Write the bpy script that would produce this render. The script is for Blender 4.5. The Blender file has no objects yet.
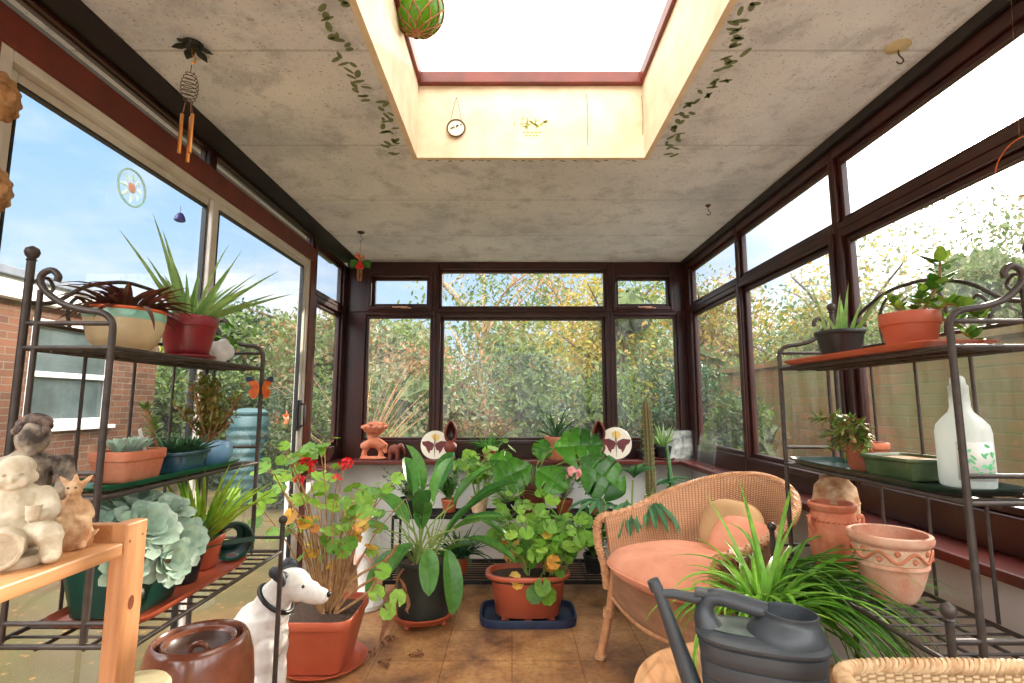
import bpy, math, random
from mathutils import Vector, Matrix
PI = math.pi
S = bpy.context.scene
COL = S.collection
rnd = random.Random(11)
sin, cos = math.sin, math.cos

# ---------------------------------------------------------------- camera
CAMZ = 1.14
PITCH = math.radians(6.9)
F = 512.0
cd = bpy.data.cameras.new('camera')
cd.sensor_width = 36.0; cd.lens = 18.0; cd.clip_start = 0.03; cd.clip_end = 400
cam = bpy.data.objects.new('camera', cd); COL.objects.link(cam)
cam.location = (0, 0, CAMZ); cam.rotation_euler = (PI/2 + PITCH, 0, 0)
S.camera = cam
S.view_settings.view_transform = 'Standard'
S.view_settings.look = 'None'
S.view_settings.gamma = 1.0
S.view_settings.use_curve_mapping = False
S.view_settings.exposure = EXPO = 0.9

def P(px, py, X=None, Y=None, Z=None):
    """world point on the sight line of a photo pixel, at a known world X, Y or Z"""
    u = (px-512)/F; v = (341.5-py)/F
    d = Vector((u, cos(PITCH)-v*sin(PITCH), sin(PITCH)+v*cos(PITCH)))
    if X is not None: t = X/d.x
    elif Y is not None: t = Y/d.y
    else: t = (Z-CAMZ)/d.z
    return Vector((0, 0, CAMZ)) + d*t

# ---------------------------------------------------------------- materials
def s2l(c):
    return tuple(((x/255)/12.92 if x/255 <= .04045 else ((x/255+.055)/1.055)**2.4) for x in c)

class NT:
    def __init__(s, nt): s.nt = nt
    def n(s, t, **kw):
        o = s.nt.nodes.new(t)
        for k, v in kw.items():
            if k == 'ins':
                for a, b in v.items():
                    if isinstance(b, bpy.types.NodeSocket): s.nt.links.new(b, o.inputs[a])
                    else: o.inputs[a].default_value = b
            else: setattr(o, k, v)
        return o
    def ramp(s, fac, stops):
        r = s.n('ShaderNodeValToRGB', ins={0: fac})
        e = r.color_ramp.elements
        while len(e) < len(stops): e.new(.5)
        for i, (p, c) in enumerate(stops):
            e[i].position = p; e[i].color = (*c[:3], 1)
        return r.outputs[0]
    def math(s, op, a, b=0.0, c=None):
        m = s.n('ShaderNodeMath', operation=op, ins={0: a, 1: b})
        if c is not None:
            if isinstance(c, bpy.types.NodeSocket): s.nt.links.new(c, m.inputs[2])
            else: m.inputs[2].default_value = c
        return m.outputs[0]
    def mix(s, f, a, b, blend='MIX'):
        m = s.n('ShaderNodeMix', data_type='RGBA', blend_type=blend)
        for i, v in ((0, f), (6, a), (7, b)):
            if isinstance(v, bpy.types.NodeSocket): s.nt.links.new(v, m.inputs[i])
            elif i == 0: m.inputs[i].default_value = v
            else: m.inputs[i].default_value = (*v[:3], 1)
        return m.outputs[2]

def newmat(name):
    m = bpy.data.materials.new(name); m.use_nodes = True
    m.node_tree.nodes.clear()
    t = NT(m.node_tree)
    out = t.n('ShaderNodeOutputMaterial')
    return m, t, out

def mat(name, c, c2=None, rough=.5, scale=12, bump=0, bscale=60, metal=0, spec=.5, coat=0, trans=0, detail=4, lo=.35, hi=.65, stretch=None, noisemul=None):
    """base colour varied by noise between two measured colours (0..255)"""
    m, t, out = newmat(name)
    tc = t.n('ShaderNodeTexCoord').outputs['Object']
    if stretch:
        tc = t.n('ShaderNodeMapping', ins={0: tc, 3: stretch}).outputs[0]
    a = s2l(c)
    if c2:
        nz = t.n('ShaderNodeTexNoise', ins={'Vector': tc, 'Scale': scale, 'Detail': detail, 'Roughness': .6}).outputs[0]
        colr = t.ramp(nz, [(lo, a), (hi, s2l(c2))])
    else: colr = None
    b = t.n('ShaderNodeBsdfPrincipled', ins={'Roughness': rough, 'Metallic': metal, 'Specular IOR Level': spec, 'Coat Weight': coat})
    if colr: t.nt.links.new(colr, b.inputs[0])
    else: b.inputs[0].default_value = (*a, 1)
    if bump:
        nb = t.n('ShaderNodeTexNoise', ins={'Vector': tc, 'Scale': bscale, 'Detail': 4}).outputs[0]
        bp = t.n('ShaderNodeBump', ins={'Strength': bump, 'Distance': .01, 'Height': nb})
        t.nt.links.new(bp.outputs[0], b.inputs['Normal'])
    sh = b.outputs[0]
    if trans:
        tr = t.n('ShaderNodeBsdfTranslucent')
        if colr: t.nt.links.new(colr, tr.inputs[0])
        else: tr.inputs[0].default_value = (*a, 1)
        sh = t.n('ShaderNodeMixShader', ins={0: trans, 1: sh, 2: tr.outputs[0]}).outputs[0]
    t.nt.links.new(sh, out.inputs[0])
    return m

def leafmat(name, cols, rough=.45, trans=.35, spec=.4):
    """each leaf (mesh island) takes its own colour from the range"""
    m, t, out = newmat(name)
    g = t.n('ShaderNodeNewGeometry').outputs['Random Per Island']
    n = len(cols)
    colr = t.ramp(g, [(i/max(1, n-1), s2l(c)) for i, c in enumerate(cols)])
    tc = t.n('ShaderNodeTexCoord').outputs['Object']
    nz = t.n('ShaderNodeTexNoise', ins={'Vector': tc, 'Scale': 40, 'Detail': 2}).outputs[0]
    dk = t.ramp(nz, [(.3, (.75, .75, .75)), (.7, (1.15, 1.15, 1.1))])
    colr = t.mix(1.0, colr, dk, 'MULTIPLY')
    b = t.n('ShaderNodeBsdfPrincipled', ins={0: colr, 'Roughness': rough, 'Specular IOR Level': spec})
    tr = t.n('ShaderNodeBsdfTranslucent', ins={0: colr})
    sh = t.n('ShaderNodeMixShader', ins={0: trans, 1: b.outputs[0], 2: tr.outputs[0]})
    t.nt.links.new(sh.outputs[0], out.inputs[0])
    return m

def weavemat(name, c_hi, c_lo, nu, nv):
    """woven cane driven by the surface's own UVs"""
    m, t, out = newmat(name)
    uv = t.n('ShaderNodeUVMap').outputs[0]
    sp = t.n('ShaderNodeSeparateXYZ', ins={0: uv})
    su = t.math('SINE', t.math('MULTIPLY', sp.outputs[0], nu*PI))
    fl = t.math('MODULO', t.math('FLOOR', t.math('MULTIPLY', sp.outputs[0], nu)), 2.0)
    sv = t.math('SINE', t.math('ADD', t.math('MULTIPLY', sp.outputs[1], nv*PI), t.math('MULTIPLY', fl, PI/2)))
    h = t.math('MULTIPLY', t.math('ABSOLUTE', su), t.math('ABSOLUTE', sv))
    nz = t.n('ShaderNodeTexNoise', ins={'Vector': uv, 'Scale': 5, 'Detail': 5}).outputs[0]
    hi = t.ramp(nz, [(.3, s2l([x*.82 for x in c_hi])), (.7, s2l(c_hi))])
    colr = t.mix(t.ramp(h, [(.08, (0, 0, 0)), (.45, (1, 1, 1))]), s2l(c_lo), hi)
    bp = t.n('ShaderNodeBump', ins={'Strength': .9, 'Distance': .004, 'Height': h})
    b = t.n('ShaderNodeBsdfPrincipled', ins={0: colr, 'Roughness': .6, 'Normal': bp.outputs[0]})
    t.nt.links.new(b.outputs[0], out.inputs[0])
    return m

def brickmat(name, c1, c2, mortar, bw=.225, bh=.075, algae=None, axis='YZ'):
    m, t, out = newmat(name)
    tc = t.n('ShaderNodeTexCoord').outputs['Object']
    sp = t.n('ShaderNodeSeparateXYZ', ins={0: tc})
    cb = t.n('ShaderNodeCombineXYZ', ins={0: sp.outputs[1 if axis == 'YZ' else 0], 1: sp.outputs[2]})
    br = t.n('ShaderNodeTexBrick', ins={'Vector': cb.outputs[0], 'Color1': (*s2l(c1), 1), 'Color2': (*s2l(c2), 1), 'Mortar': (*s2l(mortar), 1),
             'Scale': 1.0, 'Mortar Size': .006, 'Brick Width': bw, 'Row Height': bh, 'Mortar Smooth': .3})
    colr = br.outputs[0]
    nz = t.n('ShaderNodeTexNoise', ins={'Vector': tc, 'Scale': 1.6, 'Detail': 6}).outputs[0]
    if algae: colr = t.mix(t.ramp(nz, [(.38, (0, 0, 0)), (.62, (.8, .8, .8))]), colr, s2l(algae))
    bp = t.n('ShaderNodeBump', ins={'Strength': .5, 'Distance': .01, 'Height': br.outputs[1]})
    bp.invert = True
    b = t.n('ShaderNodeBsdfPrincipled', ins={0: colr, 'Roughness': .85, 'Normal': bp.outputs[0]})
    t.nt.links.new(b.outputs[0], out.inputs[0])
    return m

def glassmat(name, dirt=.012, dirtmax=.075, tint=(1, 1, 1), ior=1.5):
    """thin window pane: clear, reflecting at its surface, with a film of dust and dried drips"""
    m, t, out = newmat(name)
    lw = t.n('ShaderNodeLayerWeight', ins={'Blend': .5}).outputs['Facing']
    fr = t.math('MULTIPLY_ADD', t.math('POWER', lw, 4.5), .85, .06)
    tp = t.n('ShaderNodeBsdfTransparent', ins={0: (*tint, 1)})
    gl = t.n('ShaderNodeBsdfGlossy', ins={'Roughness': .0})
    a = t.n('ShaderNodeMixShader', ins={0: fr, 1: tp.outputs[0], 2: gl.outputs[0]})
    tc = t.n('ShaderNodeTexCoord').outputs['Object']
    mp = t.n('ShaderNodeMapping', ins={0: tc, 3: (9, 9, 1.3)}).outputs[0]
    n1 = t.n('ShaderNodeTexNoise', ins={'Vector': mp, 'Scale': 1.5, 'Detail': 8, 'Roughness': .75}).outputs[0]
    f = t.ramp(n1, [(.4, (dirt,)*3), (.72, (dirtmax,)*3)])
    df = t.n('ShaderNodeBsdfDiffuse', ins={0: (.75, .77, .75, 1)})
    tl = t.n('ShaderNodeBsdfTranslucent', ins={0: (.8, .82, .8, 1)})
    dd = t.n('ShaderNodeMixShader', ins={0: .6, 1: df.outputs[0], 2: tl.outputs[0]})
    sh = t.n('ShaderNodeMixShader', ins={0: f, 1: a.outputs[0], 2: dd.outputs[0]})
    t.nt.links.new(sh.outputs[0], out.inputs[0])
    return m

M = {}
M['mahog'] = mat('mahogany_upvc', (62, 24, 18), (44, 17, 14), rough=.32, scale=6, stretch=(1, 1, 1))
M['mahog_red'] = mat('red_brown_timber', (120, 44, 28), (96, 34, 24), rough=.4, scale=8)
M['black_trim'] = mat('dark_timber_trim', (26, 20, 20), (38, 30, 28), rough=.5)
M['white_frame'] = mat('white_aluminium', (226, 222, 214), (205, 198, 186), rough=.4, scale=5)
M['sill'] = mat('brown_sill', (104, 40, 30), (84, 34, 28), rough=.35, scale=7)
M['wallpaint'] = mat('white_wall_paint', (228, 228, 224), (216, 214, 208), rough=.8, scale=5, bump=.1)
M['well'] = mat('cream_lining', (232, 214, 188), (214, 194, 164), rough=.7, scale=9, detail=8)
M['glass'] = glassmat('window_glass')
M['glass_clean'] = glassmat('door_glass', .008, .035)
M['iron'] = mat('bronze_iron', (80, 70, 64), (62, 54, 50), rough=.5, metal=.35, scale=30)
M['iron_dk'] = mat('black_iron', (30, 28, 28), rough=.45, metal=.3)
M['terra'] = mat('terracotta_plastic', (186, 92, 62), (170, 80, 54), rough=.4, scale=6)
M['terra_clay'] = mat('terracotta_clay', (192, 104, 70), (206, 130, 98), rough=.75, scale=14, bump=.15)
M['terra_old'] = mat('weathered_terracotta', (204, 132, 100), (224, 180, 152), rough=.8, scale=10, bump=.2, detail=8)
M['terra_dk'] = mat('dark_terracotta', (132, 62, 44), (108, 50, 38), rough=.6, scale=12)
M['terra_cream'] = mat('pale_relief_clay', (226, 196, 164), (206, 160, 124), rough=.8, scale=40)
M['soil'] = mat('soil', (52, 36, 28), (84, 62, 48), rough=.95, scale=90, bump=.8, bscale=150)
M['blackpl'] = mat('black_plastic', (32, 33, 34), (40, 41, 42), rough=.4)
M['darkpot'] = mat('dark_green_black_pot', (34, 38, 34), (42, 46, 40), rough=.5)
M['greenpl'] = mat('dark_green_plastic', (18, 70, 56), (14, 58, 48), rough=.35)
M['greentray'] = mat('green_tray_plastic', (22, 104, 70), (18, 86, 60), rough=.35)
M['dkgreentray'] = mat('very_dark_green_plastic', (20, 46, 40), rough=.35)
M['navy'] = mat('navy_plastic', (28, 42, 70), (22, 34, 58), rough=.45)
M['redpl'] = mat('burgundy_plastic', (138, 40, 46), (122, 34, 40), rough=.3)
M['white_cer'] = mat('white_glazed', (228, 226, 220), (206, 202, 194), rough=.4, scale=12)
M['stone_white'] = mat('white_garden_stone', (220, 208, 184), (188, 172, 146), rough=.85, scale=24, bump=.3)
M['stone_grey'] = mat('weathered_grey_stone', (178, 162, 142), (66, 56, 50), rough=.9, scale=16, bump=.4, lo=.42, hi=.62, detail=8)
M['stone_dark'] = mat('lichen_black_stone', (58, 48, 46), (128, 108, 98), rough=.9, scale=60, bump=.6)
M['resin_tan'] = mat('tan_resin', (232, 200, 158), (178, 118, 74), rough=.7, scale=26, bump=.3)
M['pine'] = mat('pine_wood', (212, 158, 110), (188, 130, 82), rough=.45, scale=5, stretch=(9, 1, 9), detail=6)
M['pine_up'] = mat('pine_wood_upright', (206, 152, 106), (180, 122, 78), rough=.45, scale=5, stretch=(9, 9, 1), detail=6)
M['knot'] = mat('pine_knot', (120, 62, 34), rough=.5)
M['crock'] = mat('brown_salt_glaze', (140, 84, 60), (112, 62, 44), rough=.25, scale=8, coat=.5)
M['crock_in'] = mat('dark_glaze', (58, 36, 28), (80, 52, 40), rough=.4, scale=20)
M['cushion'] = mat('peach_cotton', (226, 156, 124), (212, 138, 106), rough=.9, scale=8, bump=.5, bscale=14)
M['beige'] = mat('beige_cotton', (206, 166, 120), (190, 150, 104), rough=.9, scale=8, bump=.3, bscale=14)
M['cane'] = mat('cane', (206, 156, 112), (176, 122, 82), rough=.5, scale=40)
M['cane_lt'] = mat('pale_willow', (214, 180, 138), (180, 140, 98), rough=.55, scale=40)
M['canleg'] = mat('bamboo_leg', (198, 142, 100), (168, 112, 78), rough=.4, scale=18)
M['weave'] = weavemat('woven_cane', (232, 176, 132), (158, 102, 68), 110, 54)
M['weave_b'] = weavemat('woven_willow', (232, 198, 150), (150, 106, 66), 120, 70)
M['can'] = mat('charcoal_plastic', (62, 66, 70), (54, 58, 62), rough=.42, bump=.05, bscale=300)
M['can_pale'] = mat('grey_green_plastic_inside', (112, 122, 112), (90, 98, 90), rough=.5)
M['brass'] = mat('copper_tube', (222, 150, 84), rough=.28, metal=.9)
M['wire'] = mat('rusty_wire', (96, 76, 60), rough=.5, metal=.6)
M['rope'] = mat('tan_rope', (170, 120, 78), (130, 84, 52), rough=.9, scale=80)
M['float'] = mat('green_glass_float', (118, 178, 40), (86, 142, 28), rough=.08, coat=1, trans=.55)
M['cream_pl'] = mat('cream_plastic', (216, 202, 160), (196, 180, 140), rough=.4)
M['bottle'] = mat('milky_plastic', (232, 236, 232), (220, 226, 222), rough=.35, trans=.45)
M['label_g'] = mat('green_print', (70, 180, 110), (140, 214, 160), rough=.5, scale=60)
M['ltblue'] = mat('pale_blue_glaze', (128, 172, 204), (104, 150, 186), rough=.25, coat=.4)
M['blueglz'] = mat('blue_green_glaze', (34, 66, 84), (54, 92, 108), rough=.25, scale=20, coat=.5)
M['greenglz'] = mat('olive_glaze', (66, 84, 50), (92, 104, 66), rough=.3, scale=12, coat=.4)
M['cream_glz'] = mat('cream_glaze', (222, 202, 160), (196, 180, 144), rough=.3, scale=8, coat=.3)
M['teal_band'] = mat('teal_glaze', (132, 196, 176), (160, 208, 186), rough=.3, coat=.3)
M['orange_rim'] = mat('orange_clay_rim', (206, 98, 50), rough=.6)
M['stem'] = mat('green_stem', (120, 150, 70), (150, 160, 90), rough=.6, scale=30)
M['woodstem'] = mat('woody_stem', (176, 138, 92), (140, 98, 62), rough=.8, scale=30)
M['deadleaf'] = mat('dead_leaf', (176, 126, 92), (140, 90, 60), rough=.9, scale=30, trans=.3)
M['black'] = mat('black_paint', (18, 18, 20), rough=.4)
M['dogblack'] = mat('dog_black_patch', (50, 54, 60), (38, 40, 46), rough=.55)
M['dogwhite'] = mat('dog_white', (232, 230, 226), (206, 200, 190), rough=.5, scale=14, detail=6)
M['pinkish'] = mat('pink_paint', (222, 170, 150), rough=.6)
M['red'] = mat('red_petals', (222, 30, 42), (240, 60, 60), rough=.6, scale=40, trans=.3)
M['pink'] = mat('pink_petals', (246, 166, 168), (250, 200, 196), rough=.6, scale=40, trans=.3)
M['bf_red'] = mat('butterfly_dark_red', (120, 34, 34), (90, 24, 26), rough=.5, scale=30)
M['bf_orange'] = mat('butterfly_orange', (206, 74, 34), (228, 128, 44), rough=.4, scale=60)
M['bf_blue'] = mat('butterfly_blue_tip', (40, 58, 84), rough=.4)
M['bf_yel'] = mat('butterfly_yellow', (236, 196, 106), rough=.5)
M['cream_disc'] = mat('cream_disc', (240, 230, 210), rough=.4)
M['photo'] = mat('grey_photo_print', (206, 206, 198), (76, 84, 80), rough=.3, scale=16, detail=6)
M['clear'] = glassmat('clear_acrylic', .02, .06)
M['stencil'] = mat('green_stencil_paint', (124, 136, 96), (104, 118, 84), rough=.8, scale=90)
M['stencil_y'] = mat('yellow_stencil_paint', (176, 172, 96), (150, 152, 84), rough=.8, scale=90)
M['cactus'] = mat('brown_green_cactus', (92, 100, 60), (118, 96, 62), rough=.7, scale=60)
M['spine'] = mat('pale_spines', (190, 170, 120), rough=.7)
M['trunk'] = mat('tree_bark', (104, 82, 62), (74, 60, 48), rough=.9, scale=8, bump=.5)
M['teal_butt'] = mat('blue_green_butt', (46, 80, 82), (38, 68, 72), rough=.5, scale=4)
M['felt'] = mat('grey_roof_felt', (120, 126, 136), (100, 106, 116), rough=.8, scale=3)
M['fascia'] = mat('white_fascia', (236, 234, 228), rough=.5)
M['housebrick'] = brickmat('house_brick', (116, 72, 46), (84, 52, 34), (112, 100, 84))
M['gardenbrick'] = brickmat('garden_wall_brick', (122, 66, 34), (92, 52, 28), (84, 74, 44), algae=(76, 80, 26))
M['houseglass'] = mat('dark_house_glass', (92, 104, 104), (64, 74, 74), rough=.08, scale=2)
M['fencewood'] = mat('grey_fence_wood', (150, 132, 104), (120, 104, 82), rough=.85, scale=4, stretch=(8, 8, 1))
M['quartz'] = mat('white_quartz', (236, 234, 230), (214, 212, 208), rough=.4, bump=.4, bscale=30, trans=.3)
M['metalgrey'] = mat('grey_metal', (140, 140, 138), rough=.35, metal=.8)
M['crystal'] = mat('blue_crystal', (70, 74, 150), (120, 120, 190), rough=.1, trans=.4)
M['suncatch'] = mat('pale_green_suncatcher', (206, 238, 228), (228, 242, 234), rough=.2, trans=.7, scale=40)
M['suncatch_o'] = mat('peach_suncatcher', (240, 208, 190), rough=.2, trans=.7)
M['barkbrown'] = mat('carved_brown_wood', (204, 158, 104), (132, 90, 56), rough=.7, scale=30, bump=.5)

L = {}
L['ger'] = leafmat('geranium_leaf', [(100, 152, 44), (140, 186, 64), (76, 128, 42), (162, 200, 80), (112, 164, 52)])
L['ger_dk'] = leafmat('green_leaf', [(62, 118, 44), (84, 142, 54), (52, 104, 40)])
L['ger_yel'] = leafmat('yellowing_leaf', [(222, 190, 66), (232, 170, 60), (200, 130, 58), (206, 200, 80)])
L['paddle'] = leafmat('paddle_leaf', [(58, 110, 50), (76, 128, 58), (96, 148, 66), (60, 112, 52)], rough=.3)
L['monst'] = leafmat('monstera_leaf', [(54, 106, 34), (84, 144, 42), (44, 92, 34)], rough=.25)
L['spider'] = leafmat('spider_leaf', [(140, 194, 66), (104, 158, 52), (172, 214, 92), (120, 176, 58), (84, 136, 46)], rough=.35)
L['aloe_lt'] = leafmat('light_aloe', [(160, 200, 118), (186, 216, 142), (134, 180, 100)], trans=.3)
L['aloe_br'] = leafmat('bright_aloe', [(168, 206, 66), (190, 220, 84), (140, 186, 60)], trans=.35)
L['aloe_dk'] = leafmat('dark_aloe', [(52, 92, 66), (72, 114, 72), (44, 80, 60)], trans=.1)
L['burg'] = leafmat('burgundy_strap', [(104, 52, 48), (78, 50, 42), (132, 74, 60), (88, 80, 52)], trans=.2)
L['echev'] = leafmat('blue_grey_echeveria', [(176, 204, 186), (200, 222, 204), (158, 190, 172)], trans=.12)
L['echev_g'] = leafmat('green_succulent', [(110, 150, 70), (140, 170, 90), (90, 130, 60)], trans=.12)
L['jade'] = leafmat('jade_leaf', [(130, 180, 70), (160, 204, 84), (92, 146, 52), (70, 120, 44)], rough=.25, trans=.15)
L['bushy'] = leafmat('bushy_brown_green', [(150, 158, 70), (120, 140, 60), (176, 132, 80), (110, 130, 54)])
L['casc'] = leafmat('cascading_succulent', [(140, 176, 84), (110, 158, 80), (206, 140, 100), (150, 186, 90), (128, 170, 84)])
L['vari'] = leafmat('variegated_leaf', [(186, 200, 140), (150, 176, 120), (120, 150, 96)])
L['phil'] = leafmat('philodendron_leaf', [(86, 136, 92), (64, 116, 74), (108, 156, 104)])
L['dark'] = leafmat('dark_foliage', [(40, 72, 44), (56, 92, 52), (34, 60, 40)])
L['grey'] = leafmat('grey_violet_foliage', [(150, 150, 160), (120, 126, 132), (176, 172, 182)])
L['tgreen'] = leafmat('garden_green', [(82, 104, 46), (100, 122, 58), (64, 88, 42), (112, 128, 64)], trans=.4)
L['tdark'] = leafmat('garden_dark', [(46, 65, 42), (63, 82, 51), (39, 56, 39)], trans=.3)
L['tyel'] = leafmat('garden_yellow', [(160, 148, 59), (140, 138, 54), (173, 134, 54), (117, 124, 56)], trans=.45)
L['trust'] = leafmat('garden_rust', [(136, 92, 58), (112, 86, 56), (150, 112, 70), (98, 92, 56)], trans=.4)
L['tgrey'] = leafmat('garden_pale', [(124, 128, 92), (108, 118, 80), (134, 126, 92)], trans=.4)

# ceiling: painted boards, stained grey
def ceilmat():
    m, t, out = newmat('stained_ceiling_paint')
    tc = t.n('ShaderNodeTexCoord').outputs['Object']
    n1 = t.n('ShaderNodeTexNoise', ins={'Vector': tc, 'Scale': 1.7, 'Detail': 9, 'Roughness': .65}).outputs[0]
    n2 = t.n('ShaderNodeTexNoise', ins={'Vector': tc, 'Scale': 7, 'Detail': 10, 'Roughness': .72}).outputs[0]
    c = t.ramp(n1, [(.3, s2l((186, 193, 203))), (.48, s2l((216, 220, 227))), (.7, s2l((234, 236, 239)))])
    c = t.mix(t.ramp(n2, [(.38, (.6,)*3), (.5, (0,)*3)]), c, s2l((168, 172, 180)))
    n4 = t.n('ShaderNodeTexNoise', ins={'Vector': tc, 'Scale': 110, 'Detail': 2}).outputs[0]
    c = t.mix(t.ramp(n4, [(.63, (0,)*3), (.7, (.5,)*3)]), c, s2l((90, 84, 76)))
    sp = t.n('ShaderNodeSeparateXYZ', ins={0: tc})
    # board joints across the room, every 0.42 m
    w = t.math('ABSOLUTE', t.math('SUBTRACT', t.math('FRACT', t.math('DIVIDE', sp.outputs[1], .6)), .5))
    ln = t.ramp(w, [(.0, (.45,)*3), (.012, (0,)*3)])
    c = t.mix(ln, c, s2l((120, 112, 100)))
    bp = t.n('ShaderNodeBump', ins={'Strength': .3, 'Distance': .01, 'Height': n2})
    b = t.n('ShaderNodeBsdfPrincipled', ins={0: c, 'Roughness': .75, 'Normal': bp.outputs[0]})
    t.nt.links.new(b.outputs[0], out.inputs[0])
    return m
M['ceil'] = ceilmat()

def floormat():
    m, t, out = newmat('cork_floor_tiles')
    tc = t.n('ShaderNodeTexCoord').outputs['Object']
    br = t.n('ShaderNodeTexBrick', offset=0.0, ins={'Vector': tc, 'Color1': (1, 1, 1, 1), 'Color2': (.86, .86, .86, 1), 'Mortar': (.35, .3, .25, 1),
             'Scale': 1.0, 'Mortar Size': .0022, 'Brick Width': .305, 'Row Height': .305, 'Mortar Smooth': .4})
    n1 = t.n('ShaderNodeTexNoise', ins={'Vector': tc, 'Scale': 3.2, 'Detail': 9, 'Roughness': .68}).outputs[0]
    n2 = t.n('ShaderNodeTexNoise', ins={'Vector': tc, 'Scale': 45, 'Detail': 5}).outputs[0]
    c = t.ramp(n1, [(.34, s2l((104, 68, 44))), (.48, s2l((164, 114, 72))), (.68, s2l((204, 154, 100)))])
    c = t.mix(t.ramp(n2, [(.33, (.5,)*3), (.52, (0,)*3)]), c, s2l((120, 84, 56)))
    c = t.mix(1.0, c, br.outputs[0], 'MULTIPLY')
    b = t.n('ShaderNodeBsdfPrincipled', ins={0: c, 'Roughness': t.ramp(n1, [(.3, (.55,)*3), (.7, (.35,)*3)])})
    t.nt.links.new(b.outputs[0], out.inputs[0])
    return m
M['floor'] = floormat()

def groundmat():
    m, t, out = newmat('leaf_strewn_lawn')
    tc = t.n('ShaderNodeTexCoord').outputs['Object']
    n1 = t.n('ShaderNodeTexNoise', ins={'Vector': tc, 'Scale': 1.1, 'Detail': 8}).outputs[0]
    n2 = t.n('ShaderNodeTexVoronoi', ins={'Vector': tc, 'Scale': 14}).outputs[0]
    c = t.ramp(n1, [(.35, s2l((74, 56, 28))), (.5, s2l((72, 66, 28))), (.65, s2l((104, 78, 40)))])
    c = t.mix(t.ramp(n2, [(.12, (.8,)*3), (.22, (0,)*3)]), c, s2l((138, 98, 52)))
    b = t.n('ShaderNodeBsdfPrincipled', ins={0: c, 'Roughness': .95})
    t.nt.links.new(b.outputs[0], out.inputs[0])
    return m
M['ground'] = groundmat()

def rooflight():
    """milky roof light sheet that passes and scatters daylight"""
    m, t, out = newmat('milky_roof_sheet')
    tl = t.n('ShaderNodeBsdfTranslucent', ins={0: (.62, .60, .56, 1)})
    tp = t.n('ShaderNodeBsdfTransparent', ins={0: (.9, .88, .84, 1)})
    df = t.n('ShaderNodeBsdfDiffuse', ins={0: (.9, .88, .82, 1)})
    a = t.n('ShaderNodeMixShader', ins={0: .12, 1: tl.outputs[0], 2: df.outputs[0]})
    sh = t.n('ShaderNodeMixShader', ins={0: .3, 1: a.outputs[0], 2: tp.outputs[0]})
    t.nt.links.new(sh.outputs[0], out.inputs[0])
    return m
M['roofsheet'] = rooflight()

# ---------------------------------------------------------------- world and sun
SUN = Vector((.90, .95, .52)).normalized()
def world():
    w = bpy.data.worlds.new('sky'); S.world = w; w.use_nodes = True
    w.node_tree.nodes.clear(); t = NT(w.node_tree)
    out = t.n('ShaderNodeOutputWorld')
    d = t.n('ShaderNodeTexCoord').outputs['Generated']
    sp = t.n('ShaderNodeSeparateXYZ', ins={0: d})
    z = sp.outputs[2]
    base = t.ramp(z, [(0, (.46, .54, .60)), (.12, (.38, .50, .63)), (.35, (.25, .42, .66)), (.7, (.2, .36, .62))])
    zz = t.math('ADD', t.math('MAXIMUM', z, 0.0), .22)
    cv = t.n('ShaderNodeCombineXYZ', ins={0: t.math('DIVIDE', sp.outputs[0], zz), 1: t.math('DIVIDE', sp.outputs[1], zz), 2: 0.3})
    nz = t.n('ShaderNodeTexNoise', ins={'Vector': cv.outputs[0], 'Scale': .95, 'Detail': 8, 'Roughness': .55}).outputs[0]
    cf = t.ramp(nz, [(.44, (0, 0, 0)), (.60, (1, 1, 1))])
    cshade = t.ramp(nz, [(.5, (.62, .64, .66)), (.62, (.74, .74, .74)), (.8, (.50, .52, .56))])
    colr = t.mix(t.math('MULTIPLY', cf, .9), base, cshade)
    # bright high cloud added overhead to light the interior
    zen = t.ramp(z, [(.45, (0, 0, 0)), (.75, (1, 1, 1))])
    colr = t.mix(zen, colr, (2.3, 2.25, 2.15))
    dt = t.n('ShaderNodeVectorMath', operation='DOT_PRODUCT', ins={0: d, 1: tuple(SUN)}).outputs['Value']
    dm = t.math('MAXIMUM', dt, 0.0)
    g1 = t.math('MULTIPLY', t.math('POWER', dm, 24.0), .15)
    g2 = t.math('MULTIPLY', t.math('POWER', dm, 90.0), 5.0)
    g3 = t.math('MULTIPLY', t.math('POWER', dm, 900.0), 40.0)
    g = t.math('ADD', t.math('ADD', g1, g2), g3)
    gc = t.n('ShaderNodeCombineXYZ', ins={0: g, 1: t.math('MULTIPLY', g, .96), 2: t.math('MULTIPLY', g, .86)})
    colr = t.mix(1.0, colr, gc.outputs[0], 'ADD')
    # fill glow added to the sky behind the camera to light the interior
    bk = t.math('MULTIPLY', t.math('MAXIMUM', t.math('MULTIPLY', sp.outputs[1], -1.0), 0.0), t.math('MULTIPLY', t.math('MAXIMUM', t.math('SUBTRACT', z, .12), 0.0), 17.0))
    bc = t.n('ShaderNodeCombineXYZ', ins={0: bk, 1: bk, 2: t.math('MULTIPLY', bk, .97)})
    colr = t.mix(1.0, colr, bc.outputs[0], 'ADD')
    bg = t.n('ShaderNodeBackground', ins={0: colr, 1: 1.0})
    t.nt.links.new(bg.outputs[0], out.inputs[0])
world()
sd = bpy.data.lights.new('sun', 'SUN'); sd.energy = 4.0; sd.color = (1, .9, .76); sd.angle = math.radians(1.2)
so = bpy.data.objects.new('sun', sd); COL.objects.link(so)
so.rotation_euler = SUN.to_track_quat('Z', 'Y').to_euler(); so.location = SUN*30

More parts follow.
